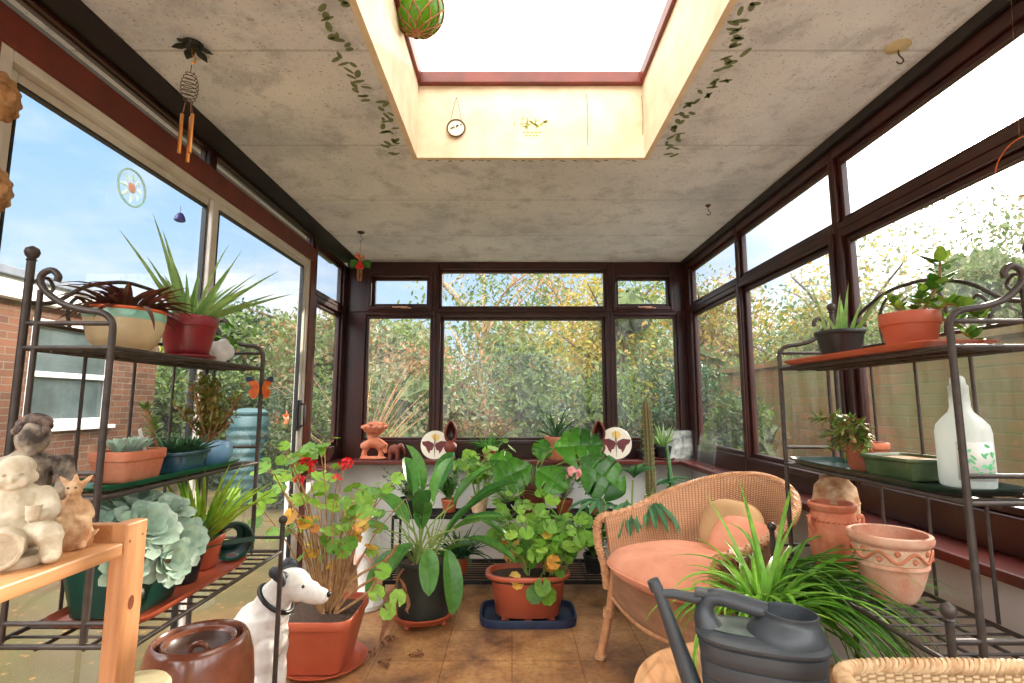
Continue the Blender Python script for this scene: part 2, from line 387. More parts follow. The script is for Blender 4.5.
# ---------------------------------------------------------------- mesh builder
class MB:
    def __init__(s): s.v = []; s.f = []; s.mi = []; s.uv = []; s.cur = 0
    def face(s, idx, uv=None): s.f.append(tuple(idx)); s.mi.append(s.cur); s.uv.append(uv)
    def box(s, x0, x1, y0, y1, z0, z1):
        b = len(s.v)
        s.v += [(x, y, z) for z in (z0, z1) for y in (y0, y1) for x in (x0, x1)]
        for q in ((0, 2, 3, 1), (4, 5, 7, 6), (0, 1, 5, 4), (2, 6, 7, 3), (0, 4, 6, 2), (1, 3, 7, 5)): s.face([b+i for i in q])
        return s
    def obox(s, mtx, sx, sy, sz):
        b = len(s.v)
        s.v += [tuple(mtx @ Vector((x*sx/2, y*sy/2, z*sz/2))) for z in (-1, 1) for y in (-1, 1) for x in (-1, 1)]
        for q in ((0, 2, 3, 1), (4, 5, 7, 6), (0, 1, 5, 4), (2, 6, 7, 3), (0, 4, 6, 2), (1, 3, 7, 5)): s.face([b+i for i in q])
        return s
    def grid(s, rows, close_u=False, uvs=True):
        b = len(s.v); n = len(rows); m = len(rows[0])
        for r in rows: s.v += [tuple(p) for p in r]
        for i in range(n-1):
            for j in range(m if close_u else m-1):
                k = (j+1) % m
                s.face([b+i*m+j, b+i*m+k, b+(i+1)*m+k, b+(i+1)*m+j],
                       [(j/(m-1), i/(n-1)), ((j+1)/(m-1), i/(n-1)), ((j+1)/(m-1), (i+1)/(n-1)), (j/(m-1), (i+1)/(n-1))])
        return s
    def tube(s, pts, r, n=8, closed=False, caps=True):
        pts = [Vector(p) for p in pts]; k = len(pts)
        rr = r if isinstance(r, (list, tuple)) else [r]*k
        rows = []; up = None
        for i, p in enumerate(pts):
            if closed: d = pts[(i+1) % k]-pts[i-1]
            else: d = pts[min(i+1, k-1)]-pts[max(i-1, 0)]
            if d.length < 1e-9: d = Vector((0, 0, 1))
            d.normalize()
            if up is None:
                up = Vector((0, 0, 1)) if abs(d.z) < .9 else Vector((1, 0, 0))
            a = d.cross(up)
            if a.length < 1e-6: a = d.cross(Vector((0, 1, 0)))
            a.normalize(); up2 = a.cross(d).normalized(); up = up2
            rows.append([p + (a*cos(2*PI*j/n) + up2*sin(2*PI*j/n))*rr[i] for j in range(n)])
        if closed: rows.append(rows[0])
        b = len(s.v); s.grid(rows, close_u=True)
        if caps and not closed:
            s.face([b+j for j in range(n)][::-1]); e = b+(k-1)*n; s.face([e+j for j in range(n)])
        return s
    def lathe(s, prof, n=24, c=(0, 0, 0), sx=1, sy=1, cap=True, power=2.0, rot=0):
        """profile of (r, z); power > 2 squares the plan"""
        rows = []
        for r, z in prof:
            row = []
            for j in range(n):
                a = 2*PI*j/n
                ca, sa = cos(a), sin(a)
                k = 1 if power == 2 else (abs(ca)**power+abs(sa)**power)**(-1/power)
                x, y = r*k*ca*sx, r*k*sa*sy
                row.append((c[0]+x*cos(rot)-y*sin(rot), c[1]+x*sin(rot)+y*cos(rot), c[2]+z))
            rows.append(row)
        b = len(s.v); s.grid(rows, close_u=True)
        if cap:
            if prof[0][0] > 1e-6: s.face([b+j for j in range(n)][::-1])
            e = b+(len(prof)-1)*n
            if prof[-1][0] > 1e-6: s.face([e+j for j in range(n)])
        return s
    def ell(s, c, r, n=14, m=9, mtx=None):
        rx, ry, rz = (r, r, r) if not isinstance(r, (tuple, list)) else r
        rows = []
        for i in range(m+1):
            a = -PI/2+PI*i/m
            row = []
            for j in range(n):
                b = 2*PI*j/n
                q = Vector((rx*cos(a)*cos(b), ry*cos(a)*sin(b), rz*sin(a)))
                if mtx: q = mtx @ q
                row.append(Vector(c)+q)
            rows.append(row)
        s.grid(rows, close_u=True); return s
    def fan(s, c, ring):
        b = len(s.v); s.v.append(tuple(c)); s.v += [tuple(p) for p in ring]
        n = len(ring)
        for j in range(n): s.face([b, b+1+j, b+1+(j+1) % n])
        return s
    def prism(s, poly, a, b_, axis):
        """extrude polygon of 2D points along an axis between a and b"""
        def mk(p, q):
            if axis == 'x': return (q, p[0], p[1])
            if axis == 'y': return (p[0], q, p[1])
            return (p[0], p[1], q)
        b = len(s.v); n = len(poly)
        s.v += [mk(p, a) for p in poly]+[mk(p, b_) for p in poly]
        s.face(list(range(b, b+n))[::-1]); s.face(list(range(b+n, b+2*n)))
        for j in range(n): s.face([b+j, b+(j+1) % n, b+n+(j+1) % n, b+n+j])
        return s
    def obj(s, name, m, parent=None, smooth=True, bevel=0, solid=0, at=None, sub=0, remesh=0, twist=None):
        me = bpy.data.meshes.new(name); me.from_pydata(s.v, [], s.f)
        ms = m if isinstance(m, (list, tuple)) else [m]
        for x in ms: me.materials.append(x)
        for p, i in zip(me.polygons, s.mi): p.material_index = i; p.use_smooth = smooth
        if any(s.uv):
            ul = me.uv_layers.new(name='UVMap')
            for p, uv in zip(me.polygons, s.uv):
                if uv and len(uv) == p.loop_total:
                    for k, li in enumerate(p.loop_indices): ul.data[li].uv = uv[k]
        me.update()
        o = bpy.data.objects.new(name, me); COL.objects.link(o)
        if at is not None: o.location = at
        if parent: o.parent = parent
        if remesh:
            r = o.modifiers.new('Remesh', 'REMESH'); r.mode = 'VOXEL'; r.voxel_size = remesh; r.use_smooth_shade = True
            q = o.modifiers.new('Smooth', 'SMOOTH'); q.factor = .5; q.iterations = 2
        if solid:
            q = o.modifiers.new('Solidify', 'SOLIDIFY'); q.thickness = solid; q.offset = 0
        if sub:
            q = o.modifiers.new('Subd', 'SUBSURF'); q.levels = sub; q.render_levels = sub
        if bevel:
            q = o.modifiers.new('Bevel', 'BEVEL'); q.width = bevel; q.segments = 2; q.limit_method = 'ANGLE'; q.angle_limit = math.radians(40)
            if smooth:
                for e in me.polygons: e.use_smooth = False
        elif smooth:
            try: me.set_sharp_from_angle(angle=math.radians(50))
            except Exception: pass
        return o

def thing(name, label, cat, loc=(0, 0, 0), rz=0, group=None):
    o = bpy.data.objects.new(name, None); COL.objects.link(o)
    o.empty_display_size = .05
    o.location = loc; o.rotation_euler = (0, 0, rz); o['label'] = label; o['category'] = cat
    if group: o['group'] = group
    return o
def tag(o, label, cat, group=None, kind=None):
    o['label'] = label; o['category'] = cat
    if group: o['group'] = group
    if kind: o['kind'] = kind
    return o
def struct(o, label=None):
    o['kind'] = 'structure'
    if label: o['label'] = label
    return o
def sthing(name):
    o = bpy.data.objects.new(name, None); COL.objects.link(o); o['kind'] = 'structure'; return o
def dup(root, loc, rz, label, group=None):
    def cp(o, par):
        c = o.copy(); COL.objects.link(c); c.parent = par
        for ch in [x for x in bpy.data.objects if x.parent == o and x != c]: cp(ch, c)
        return c
    kids = {}
    r = root.copy(); COL.objects.link(r); r.location = loc; r.rotation_euler = (0, 0, rz)
    r['label'] = label
    if group: r['group'] = group
    for ch in [x for x in bpy.data.objects if x.parent == root]: cp(ch, r)
    return r
def mv(a, b, k): return Vector(a).lerp(Vector(b), k)
def spline(pts, n=8, closed=False):
    """Catmull-Rom through the points"""
    pts = [Vector(p) for p in pts]; out = []
    k = len(pts)
    for i in range(k if closed else k-1):
        g = (lambda q: pts[q % k]) if closed else (lambda q: pts[max(0, min(k-1, q))])
        p0, p1, p2, p3 = g(i-1), g(i), g(i+1), g(i+2)
        for j in range(n):
            t = j/n
            out.append(.5*((2*p1)+(p2-p0)*t+(2*p0-5*p1+4*p2-p3)*t*t+(3*p1-p0-3*p2+p3)*t**3))
    if not closed: out.append(pts[-1])
    return out

# ---------------------------------------------------------------- foliage shapes
def blade(mb, base, az, length, width, elev, droop, shape='grass', n=8, fold=.25, twist=0, thick=0, yaw=0):
    """a strap leaf that starts at the elevation and bends down along its length"""
    p = Vector(base); e = elev; step = length/n; rows = []
    for i in range(n+1):
        t = i/n
        if shape == 'grass': w = width*(1-t**2.2)*min(1, .55+t*2)
        elif shape == 'aloe': w = width*(1-t)**.8 + .0005
        elif shape == 'paddle': w = width*(max(0, sin(PI*min(1, t*.97+.03)))**.55)
        elif shape == 'spoon': w = width*((.3+.7*(t/.68)) if t < .68 else max(0, 1-((t-.68)/.32)**2)**.5)
        else: w = width
        d = Vector((cos(az)*cos(e), sin(az)*cos(e), sin(e)))
        side = Vector((-sin(az+twist*t), cos(az+twist*t), 0))
        up = side.cross(d)
        if up.z < 0 and abs(e) < PI/2: up = -up
        w = max(w, .0004)
        if thick:
            th = thick*w
            rows.append([p-side*w/2+up*fold*w, p-up*th*.6, p+side*w/2+up*fold*w, p+up*th*.3])
        else:
            rows.append([p-side*w/2+up*fold*w, p, p+side*w/2+up*fold*w])
        p = p+d*step; e -= droop/n; az += yaw/n
    mb.grid(rows, close_u=bool(thick))
    return p

def rleaf(mb, c, nrm, r, lobes=7, cup=.10, rr=rnd):
    """round scalloped leaf (geranium): folded fan with a notch at the stalk"""
    nrm = Vector(nrm).normalized()
    a = nrm.orthogonal().normalized(); b = nrm.cross(a)
    ph = rr.uniform(0, 2*PI); n = lobes*4
    ring1 = []; ring2 = []
    for j in range(n+1):
        th = ph+.22+(2*PI-.44)*j/n
        sc = 1+.06*cos(lobes*2*PI*j/n)
        hh = cup*r*(1+.2*cos(lobes*2*PI*j/n))
        dirv = a*cos(th)+b*sin(th)
        ring1.append(Vector(c)+dirv*r*.55+nrm*hh*.25*(1+.6*cos(lobes*2*PI*j/n)))
        ring2.append(Vector(c)+dirv*r*sc+nrm*hh*(.6 if j % 2 else .8))
    base = len(mb.v); mb.v.append(tuple(c)); mb.v += [tuple(x) for x in ring1]+[tuple(x) for x in ring2]
    m = n+1
    for j in range(n):
        mb.face([base, base+1+j, base+2+j]); mb.face([base+1+j, base+1+m+j, base+2+m+j, base+2+j])

def oleaf(mb, c, d, nrm, l, w, thick=0.0, n=6, curl=.15, pw=1.0):
    """pointed oval leaf from a base point along a direction"""
    d = Vector(d).normalized(); nrm = Vector(nrm); side = d.cross(nrm)
    if side.length < 1e-4: side = d.orthogonal()
    side.normalize(); up = side.cross(d).normalized()
    rows = []
    for i in range(n+1):
        t = i/n; ww = w*max(.02, sin(PI*(t**.85))**pw if 0 < t < 1 else 0)*.5
        p = Vector(c)+d*l*t+up*(-curl*l*t*t)
        if thick: rows.append([p-side*ww, p-up*thick*ww/w*1.2, p+side*ww, p+up*thick*ww/w])
        else: rows.append([p-side*ww+up*ww*.3, p, p+side*ww+up*ww*.3])
    mb.grid(rows, close_u=bool(thick))

def cloudleaves(mb, c, r, count, size, rr, squash=1.0, shell=.35):
    """scattered small leaves in a ball"""
    for _ in range(count):
        while True:
            q = Vector((rr.uniform(-1, 1), rr.uniform(-1, 1), rr.uniform(-1, 1)))
            if shell < q.length < 1: break
        p = Vector(c)+Vector((q.x*r, q.y*r, q.z*r*squash))
        n = Vector((rr.uniform(-1, 1), rr.uniform(-1, 1), rr.uniform(-.3, 1))).normalized()
        a = n.orthogonal().normalized(); a.rotate(Matrix.Rotation(rr.uniform(0, 6.28), 3, n)); b = n.cross(a)
        s_ = size*rr.uniform(.6, 1.3)
        i = len(mb.v)
        mb.v += [tuple(p-a*s_), tuple(p+b*s_*.45+n*s_*.1), tuple(p+a*s_), tuple(p-b*s_*.45+n*s_*.1)]
        mb.face([i, i+1, i+2, i+3])

def hollowpot(mb, rt, rb, h, n=32, rim=.0, rimh=.0, th=.006, power=2.0, sx=1, sy=1, z0=0, foot=0):
    """flower pot wall: outside, lip and inside down to the soil"""
    pr = [(rb*.5, z0+.001), (rb*.92, z0), (rb, z0+.004)]
    k = 6
    zr = h-rimh
    for i in range(1, k+1): pr.append((rb+(rt-rim-rb)*(i/k), z0+.004+(zr-.004)*i/k))
    if rim: pr += [(rt-rim*.2, z0+zr+.0015), (rt, z0+zr+.004)]
    pr += [(rt+.001, z0+h-.003), (rt-.001, z0+h), (rt-th, z0+h), (rt-th-.002, z0+h-.004), (rt-th-(rt-rb)*.2, z0+h-.25*h)]
    mb.lathe(pr, n, power=power, sx=sx, sy=sy, cap=False)
    return mb
def soil(par, r, z, n=24, power=2.0, sx=1, sy=1, at=None):
    mb = MB(); mb.lathe([(r, z-.012), (r*.97, z), (r*.5, z+.006), (.001, z+.008)], n, power=power, sx=sx, sy=sy)
    return mb.obj('soil', M['soil'], par, at=at)
def pot(par, rt, rb, h, m, rim=.006, rimh=.025, power=2.0, sx=1, sy=1, name='pot', n=32):
    mb = MB(); hollowpot(mb, rt, rb, h, n, rim, rimh, power=power, sx=sx, sy=sy)
    o = mb.obj(name, m, par)
    soil(par, rt-.009, h-.02, power=power, sx=sx, sy=sy)
    return o

# ================================================================ ROOM SHELL
XL, XR, YB, YF, ZC = -1.30, 1.36, 3.95, -1.20, 2.25
ZS = .73            # sill top
def bx(x0, x1, y0, y1, z0, z1): return MB().box(x0, x1, y0, y1, z0, z1)

fl = MB(); fl.grid([[(x, y, 0) for x in (XL-.1, XR+.1)] for y in (YF-.05, YB+.1)])
fl.box(XL-.1, XR+.1, YF-.05, YB+.1, -.08, -.001)
struct(fl.obj('floor', M['floor'], smooth=False), 'worn ochre cork tile floor with dark scuffs')

# ceiling with the roof-light opening; stencilled ivy is paint on it
HX0, HX1, HY0, HY1 = -.43, .60, .62, 2.20
ce = MB()
TH = .0225
for a in ((XL-.1, HX0-TH, YF, YB+.1), (HX1+TH, XR+.1, YF, YB+.1), (HX0-TH, HX1+TH, YF, HY0-TH), (HX0-TH, HX1+TH, HY1+TH, YB+.1)):
    ce.box(*a, ZC, ZC+.06)
ce.cur = 1
def ceil_leaf(x, y, l, w, a):
    ring = []
    for j in range(8):
        t = 2*PI*j/8
        px_, py_ = l*cos(t), w*sin(t)*(1 if abs(cos(t)) < .95 else .2)
        ring.append((x+px_*cos(a)-py_*sin(a), y+px_*sin(a)+py_*cos(a), ZC-.0012))
    ce.fan((x, y, ZC-.0012), ring[::-1])
r_ = random.Random(4)
for side, X0 in ((-1, HX0), (1, HX1)):
    y = HY0+.1
    while y < HY1-.02:
        xc = X0+side*(.09+.03*sin(y*9))
        for k in range(2):
            ceil_leaf(xc+r_.uniform(-.035, .035), y+r_.uniform(-.02, .02), r_.uniform(.014, .026), r_.uniform(.006, .011), r_.uniform(0, PI))
        y += r_.uniform(.028, .05)
x = HX0+.05
while x < HX1:
    ceil_leaf(x, HY1+.035+r_.uniform(-.01, .01), r_.uniform(.010, .018), .005, r_.uniform(-.6, .6)); x += r_.uniform(.03, .06)
struct(ce.obj('ceiling', [M['ceil'], M['stencil']], smooth=False), 'grey stained white ceiling with stencilled ivy round the roof light')

# roof light lining, frame, sheet
ZT = 2.60
w = MB(); th = .022
w.box(HX0-th, HX0, HY0-th, HY1+th, ZC-.006, ZT); w.box(HX1, HX1+th, HY0-th, HY1+th, ZC-.006, ZT)
w.box(HX0, HX1, HY1, HY1+th, ZC-.006, ZT); w.box(HX0, HX1, HY0-th, HY0, ZC-.006, ZT)
w.cur = 1
def wl(px_, z, l, wd, a, Y=HY1-.001):
    ring = []
    for j in range(8):
        t = 2*PI*j/8
        ring.append((px_+l*cos(t)*cos(a)-wd*sin(t)*sin(a), Y, z+l*cos(t)*sin(a)+wd*sin(t)*cos(a)))
    w.fan((px_, Y, z), ring)
for k in range(26):     # stencilled flower basket
    a = r_.uniform(0, PI); q = r_.uniform(.02, .085)
    wl(.09+cos(a)*q*1.05, 2.385+sin(a)*q*.8, r_.uniform(.006, .014), .004, r_.uniform(0, PI))
for k in range(5): wl(.055+.018*k, 2.365, .008, .004, 0)
for k in range(4): wl(.065+.016*k, 2.35, .007, .004, 0)
w9 = struct(w.obj('window_9', [M['well'], M['stencil_y']], smooth=False), 'cream boarded roof light well with stencilled flower basket')
f = MB(); e = .028
f.box(HX0, HX0+e*.6, HY0, HY1, ZT-.004, ZT+.05); f.box(HX1-e*.6, HX1, HY0, HY1, ZT-.004, ZT+.05)
f.box(HX0, HX1, HY1-.03, HY1, ZT-.01, ZT+.045); f.box(HX0, HX1, HY0, HY0+e, ZT-.01, ZT+.045)
f.obj('roof_light_frame', M['mahog_red'], w9, smooth=False, bevel=.004)
rs = MB(); n = 10
rows = [[(HX0-.04+(HX1-HX0+.08)*i/n, HY0-.04+(HY1-HY0+.08)*j/n, ZT+.052+.10*sin(PI*i/n)*sin(PI*j/n)) for i in range(n+1)] for j in range(n+1)]
rs.grid(rows); rs.obj('roof_light_sheet', M['roofsheet'], w9)
# outside faces of the well and the flat roof
rf = MB()
for a in ((XL-.25, HX0-th, YF, YB+.3), (HX1+th, XR+.25, YF, YB+.3), (HX0-th, HX1+th, YF, HY0-th), (HX0-th, HX1+th, HY1+th, YB+.3)):
    rf.box(*a, ZC+.07, ZC+.16)
struct(rf.obj('roof', M['felt'], smooth=False), 'flat felt roof over the conservatory')

# ---- window frames
def frame_unit(name, axis, pl, outer, glass, label=None, depth=.06, bead=.024, m='mahog', inward=-1, gm='glass', sash=False):
    a0, a1, z0, z1 = outer; g0, g1, h0, h1 = glass
    def b(mb, p0, p1, q0, q1, d0, d1):
        if p1-p0 < 1e-4 or q1-q0 < 1e-4: return
        if axis == 'x': mb.box(p0, p1, min(d0, d1), max(d0, d1), q0, q1)
        else: mb.box(min(d0, d1), max(d0, d1), p0, p1, q0, q1)
    def ring(mb, o, i, d0, d1):
        b(mb, o[0], i[0], o[2], o[3], d0, d1); b(mb, i[1], o[1], o[2], o[3], d0, d1)
        b(mb, i[0], i[1], o[2], i[2], d0, d1); b(mb, i[0], i[1], i[3], o[3], d0, d1)
    mb = MB()
    inner = (g0-bead, g1+bead, h0-bead, h1+bead)
    ring(mb, outer, inner, pl, pl-inward*-1*depth if False else pl+inward*depth)
    ring(mb, inner, glass, pl+inward*.012, pl+inward*(depth-.018))
    if sash:
        s2 = (g0-bead-.03, g1+bead+.03, h0-bead-.03, h1+bead+.03)
        ring(mb, s2, inner, pl+inward*depth, pl+inward*(depth+.014))
    fo = struct(mb.obj(name, M[m], smooth=True, bevel=.005), label)
    g = MB(); c = pl+inward*.026
    if axis == 'x': g.grid([[(g0-.01, c, h0-.01), (g1+.01, c, h0-.01)], [(g0-.01, c, h1+.01), (g1+.01, c, h1+.01)]])
    else: g.grid([[(c, g0-.01, h0-.01), (c, g1+.01, h0-.01)], [(c, g0-.01, h1+.01), (c, g1+.01, h1+.01)]])
    g.obj('pane', M[gm], fo, smooth=False)
    return fo
def handle_at(par, x, y, z, axis='x'):
    h = MB()
    if axis == 'x':
        h.box(x-.025, x+.025, y-.014, y, z-.008, z+.008); h.tube([(x, y-.012, z), (x-.02, y-.03, z), (x-.07, y-.034, z-.004), (x-.085, y-.03, z)], .005, 8)
        h.tube([(x+.03, y-.012, z-.004), (x+.055, y-.014, z-.008)], .005, 6)
    h.obj('stay_handle', M['pinkish'], par)

BP = YB+.05
frame_unit('window_1', 'x', BP, (XL, -.585, ZS, 1.85), (-1.116, -.64, .885, 1.80))
w2 = frame_unit('window_2', 'x', BP, (XL, -.585, 1.85, ZC), (-1.075, -.672, 1.918, 2.105), sash=True)
frame_unit('window_3', 'x', BP, (-.585, .755, ZS, 1.85), (-.53, .70, .885, 1.785), sash=True)
frame_unit('window_4', 'x', BP, (-.585, .755, 1.85, ZC), (-.55, .72, 1.90, 2.165))
frame_unit('window_5', 'x', BP, (.755, XR, ZS, 1.85), (.81, 1.262, .885, 1.80))
w6 = frame_unit('window_6', 'x', BP, (.755, XR, 1.85, ZC), (.838, 1.215, 1.918, 2.105), sash=True)
handle_at(w2, -.84, BP-.075, 1.882); handle_at(w6, 1.06, BP-.075, 1.882)
# right wall
RP = XR+.05
for i, (y0, y1) in enumerate(((3.0, YB), (2.07, 3.0), (.85, 2.07), (-.2, .85), (YF, -.2))):
    e0 = .16 if i == 0 else .055
    frame_unit('window_%d' % (10+2*i), 'y', RP, (y0, y1 if i else YB-.011, ZS, 1.85), (y0+.06, y1-e0, .86, 1.795), sash=i in (1,))
    frame_unit('window_%d' % (11+2*i), 'y', RP, (y0, y1 if i else YB-.011, 1.85, ZC-.04), (y0+.045, y1-e0+.015, 1.905, 2.14))
# left wall beyond the door
LP = XL-.05
frame_unit('window_20', 'y', LP, (3.29, YB-.011, ZS, 1.85), (3.36, 3.83, .86, 1.79), inward=1)
frame_unit('window_21', 'y', LP, (3.29, YB-.011, 1.85, ZC-.04), (3.34, 3.84, 1.90, 2.17), inward=1)
# window nearest the camera on the left
frame_unit('window_22', 'y', LP, (YF, 1.08, ZS, 2.07), (YF+.07, 1.02, .80, 2.0), inward=1)
# clerestory strip above the sliding door
for i, (y0, y1) in enumerate(((YF, .5), (.5, 2.13), (2.13, 3.29))):
    frame_unit('window_%d' % (23+i), 'y', LP, (y0, y1, 2.150, 2.240), (y0+.03, y1-.03, 2.166, 2.222), inward=1, bead=.004, depth=.045)

struct(bx(XL-.05, XL+.012, 1.08, 3.29, 2.055, 2.150).obj('trim_1', M['mahog_red'], smooth=False, bevel=.004))
struct(bx(XL-.05, XL+.012, 3.215, 3.29, 0, 2.055).obj('trim_2', M['mahog_red'], smooth=False, bevel=.004))
struct(bx(XL-.05, XL+.012, 1.08, 1.195, 0, 2.055).obj('trim_3', M['mahog_red'], smooth=False, bevel=.004))
# dark beam under the ceiling edge, left and right, back
struct(bx(XL-.05, -1.195, YF, YB-.012, 2.240, ZC+.002).obj('trim_4', M['black_trim'], smooth=False, bevel=.003))
struct(bx(XR-.03, XR+.05, YF, YB-.012, ZC-.04, ZC+.002).obj('trim_5', M['black_trim'], smooth=False, bevel=.003))
# dwarf walls and sills
struct(bx(XL-.1, XR+.1, YB, YB+.12, 0, ZS-.03).obj('wall_back', M['wallpaint'], smooth=False))
struct(bx(XR, XR+.12, YF, YB, 0, ZS-.03).obj('wall_right', M['wallpaint'], smooth=False))
struct(bx(XL-.12, XL, 3.29, YB, 0, ZS-.03).obj('wall_left', M['wallpaint'], smooth=False))
struct(bx(XL-.12, XL, YF, 1.08, 0, ZS-.03).obj('wall_front_left', M['wallpaint'], smooth=False))
struct(bx(XL, XR, 3.78, YB+.05, ZS-.03, ZS).obj('trim_6', M['sill'], smooth=False, bevel=.006), 'brown sill board under the back windows')
struct(bx(1.21, XR+.05, YF, 3.78, ZS-.03, ZS).obj('trim_7', M['sill'], smooth=False, bevel=.006), 'brown sill board under the right windows')
struct(bx(XL-.05, -1.19, 3.29, 3.78, ZS-.03, ZS).obj('trim_8', M['sill'], smooth=False, bevel=.006))
struct(bx(XL-.05, -1.2, YF, 1.08, ZS-.03, ZS).obj('trim_9', M['sill'], smooth=False, bevel=.006))
struct(bx(XL, XR, YB-.015, YB, 0, .09).obj('baseboard_back', M['white_frame'], smooth=False, bevel=.003))
struct(bx(XR-.015, XR, YF, YB-.015, 0, .09).obj('baseboard_right', M['white_frame'], smooth=False, bevel=.003))

# white sliding door
d = MB()
for a in ((XL-.05, XL+.004, 1.195, 1.235, 0, 2.055), (XL-.05, XL+.004, 3.175, 3.215, 0, 2.055), (XL-.05, XL+.004, 1.235, 3.175, 2.025, 2.055), (XL-.05, XL+.004, 1.235, 3.175, 0, .04)): d.box(*a)
door = struct(d.obj('door_1', M['white_frame'], smooth=False, bevel=.003), 'white framed sliding patio door')
def leafpanel(y0, y1, x0, x1):
    q = MB(); s_ = .046; z0, z1 = .04, 2.025
    q.box(x0, x1, y0, y0+s_, z0, z1); q.box(x0, x1, y1-s_, y1, z0, z1); q.box(x0, x1, y0+s_, y1-s_, z1-.03, z1); q.box(x0, x1, y0+s_, y1-s_, z0, z0+.07)
    p = q.obj('sliding_panel', M['white_frame'], door, smooth=False, bevel=.004)
    sl = MB(); k = .007
    sl.box(x0-.001, x1+.001, y0+s_, y0+s_+k, z0+.07, z1-.04); sl.box(x0-.001, x1+.001, y1-s_-k, y1-s_, z0+.07, z1-.04); sl.box(x0-.001, x1+.001, y0+s_, y1-s_, z1-.03-k, z1-.03)
    sl.obj('rubber_seal', M['black'], p, smooth=False)
    g = MB(); c = (x0+x1)/2
    g.grid([[(c, y0+.04, .1), (c, y1-.04, .1)], [(c, y0+.04, 2.0), (c, y1-.04, 2.0)]]); g.obj('pane', M['glass_clean'], p, smooth=False)
leafpanel(1.235, 2.19, XL-.045, XL-.026); leafpanel(2.145, 3.175, XL-.022, XL-.002)
h = MB(); h.box(XL-.002, XL+.012, 3.135, 3.16, .98, 1.16); h.tube([(XL+.01, 3.147, 1.0), (XL+.035, 3.147, 1.01), (XL+.035, 3.147, 1.13), (XL+.01, 3.147, 1.14)], .007, 8)
h.obj('door_handle', M['black'], door, smooth=True)
# patio doors to the house, behind the camera
d = MB()
for a in ((XL, XL+.07), (-.03, .04), (XR-.07, XR), (-.75, -.69), (.72, .78)): d.box(a[0], a[1], YF-.05, YF, 0, 2.12)
d.box(XL, XR, YF-.05, YF, 2.05, ZC); d.box(XL, XR, YF-.05, YF, 0, .1)
d2 = struct(d.obj('door_2', M['white_frame'], smooth=False, bevel=.004), 'white framed patio doors to the house')

# ================================================================ GARDEN
g = MB(); g.grid([[(-60, -30, -.10), (60, -30, -.10)], [(-60, 70, -.10), (60, 70, -.10)]])
struct(g.obj('ground', M['ground'], smooth=False), 'leaf strewn autumn lawn')

hs = thing('house', 'single-storey red brick house wing with white fascia beyond the sliding door', 'house', (-6.5, 3, -.1))
q = MB(); off = (-6.5, 3, -.1)
def hb(mb, x0, x1, y0, y1, z0, z1): mb.box(x0-off[0], x1-off[0], y0-off[1], y1-off[1], z0-off[2], z1-off[2]); return mb
hb(q, -8, -5, -3, 5.28, -.1, 2.17); hb(q, -8, -5, 6.42, 7.2, -.1, 2.17); hb(q, -8, -5, 5.28, 6.42, -.1, .88); hb(q, -8, -5, 5.28, 6.42, 2.04, 2.17); hb(q, -8, -5.3, 5.28, 6.42, .88, 2.04)
q.obj('brick_wall', M['housebrick'], hs, smooth=False)
hb(MB(), -8.2, -4.88, -3.1, 7.35, 2.17, 2.37).obj('fascia', M['fascia'], hs, smooth=False, bevel=.01)
hb(MB(), -8.25, -4.82, -3.15, 7.4, 2.37, 2.46).obj('flat_roof', M['felt'], hs, smooth=False, bevel=.01)
q = MB()
for a in ((5.28, 5.36, .88, 2.04), (6.34, 6.42, .88, 2.04), (5.36, 6.34, .88, .97), (5.36, 6.34, 1.96, 2.04), (5.36, 6.34, 1.42, 1.48)): hb(q, -5.09, -5.0, *a)
hb(q, -5.02, -4.94, 5.24, 6.46, .84, .885)
wf = q.obj('window_frame', M['fascia'], hs, smooth=False, bevel=.006)
hb(MB(), -5.07, -5.05, 5.34, 6.36, .95, 1.98).obj('window_pane', M['houseglass'], wf, smooth=False)

pt = MB()  # slabs out of view, added to reflect daylight up to the ceiling
for a in ((1.5, 2.72, -3.0, 7.0), (-1.5, 1.5, 4.2, 5.6), (-1.6, 1.6, -5.0, -1.3)): pt.box(a[0], a[1], a[2], a[3], -.098, -.06)
struct(pt.obj('patio', mat('bounce_paving', (214, 206, 190), (186, 176, 158), rough=.9, scale=3), smooth=False), 'unseen pale paving added to bounce light onto the ceiling')
# rain butt / compost drum
wb = thing('water_butt', 'blue-green ribbed plastic water butt on the lawn beyond the sliding door', 'water butt', (-3.35, 6.6, -.1))
q = MB(); pr = [(.20, 0), (.235, .02)]
for k in range(9):
    z = .08+k*.105; pr += [(.24+.02*sin(PI*k/8), z), (.252+.022*sin(PI*k/8), z+.02), (.252+.022*sin(PI*k/8), z+.05), (.24+.02*sin(PI*k/8), z+.075)]
pr += [(.235, 1.05), (.20, 1.1)]
q.lathe(pr, 32); q.obj('drum', M['teal_butt'], wb)
q = MB(); q.lathe([(.2, 1.1), (.225, 1.105), (.225, 1.13), (.16, 1.17), (.02, 1.185)], 32); q.obj('lid', M['teal_butt'], wb)

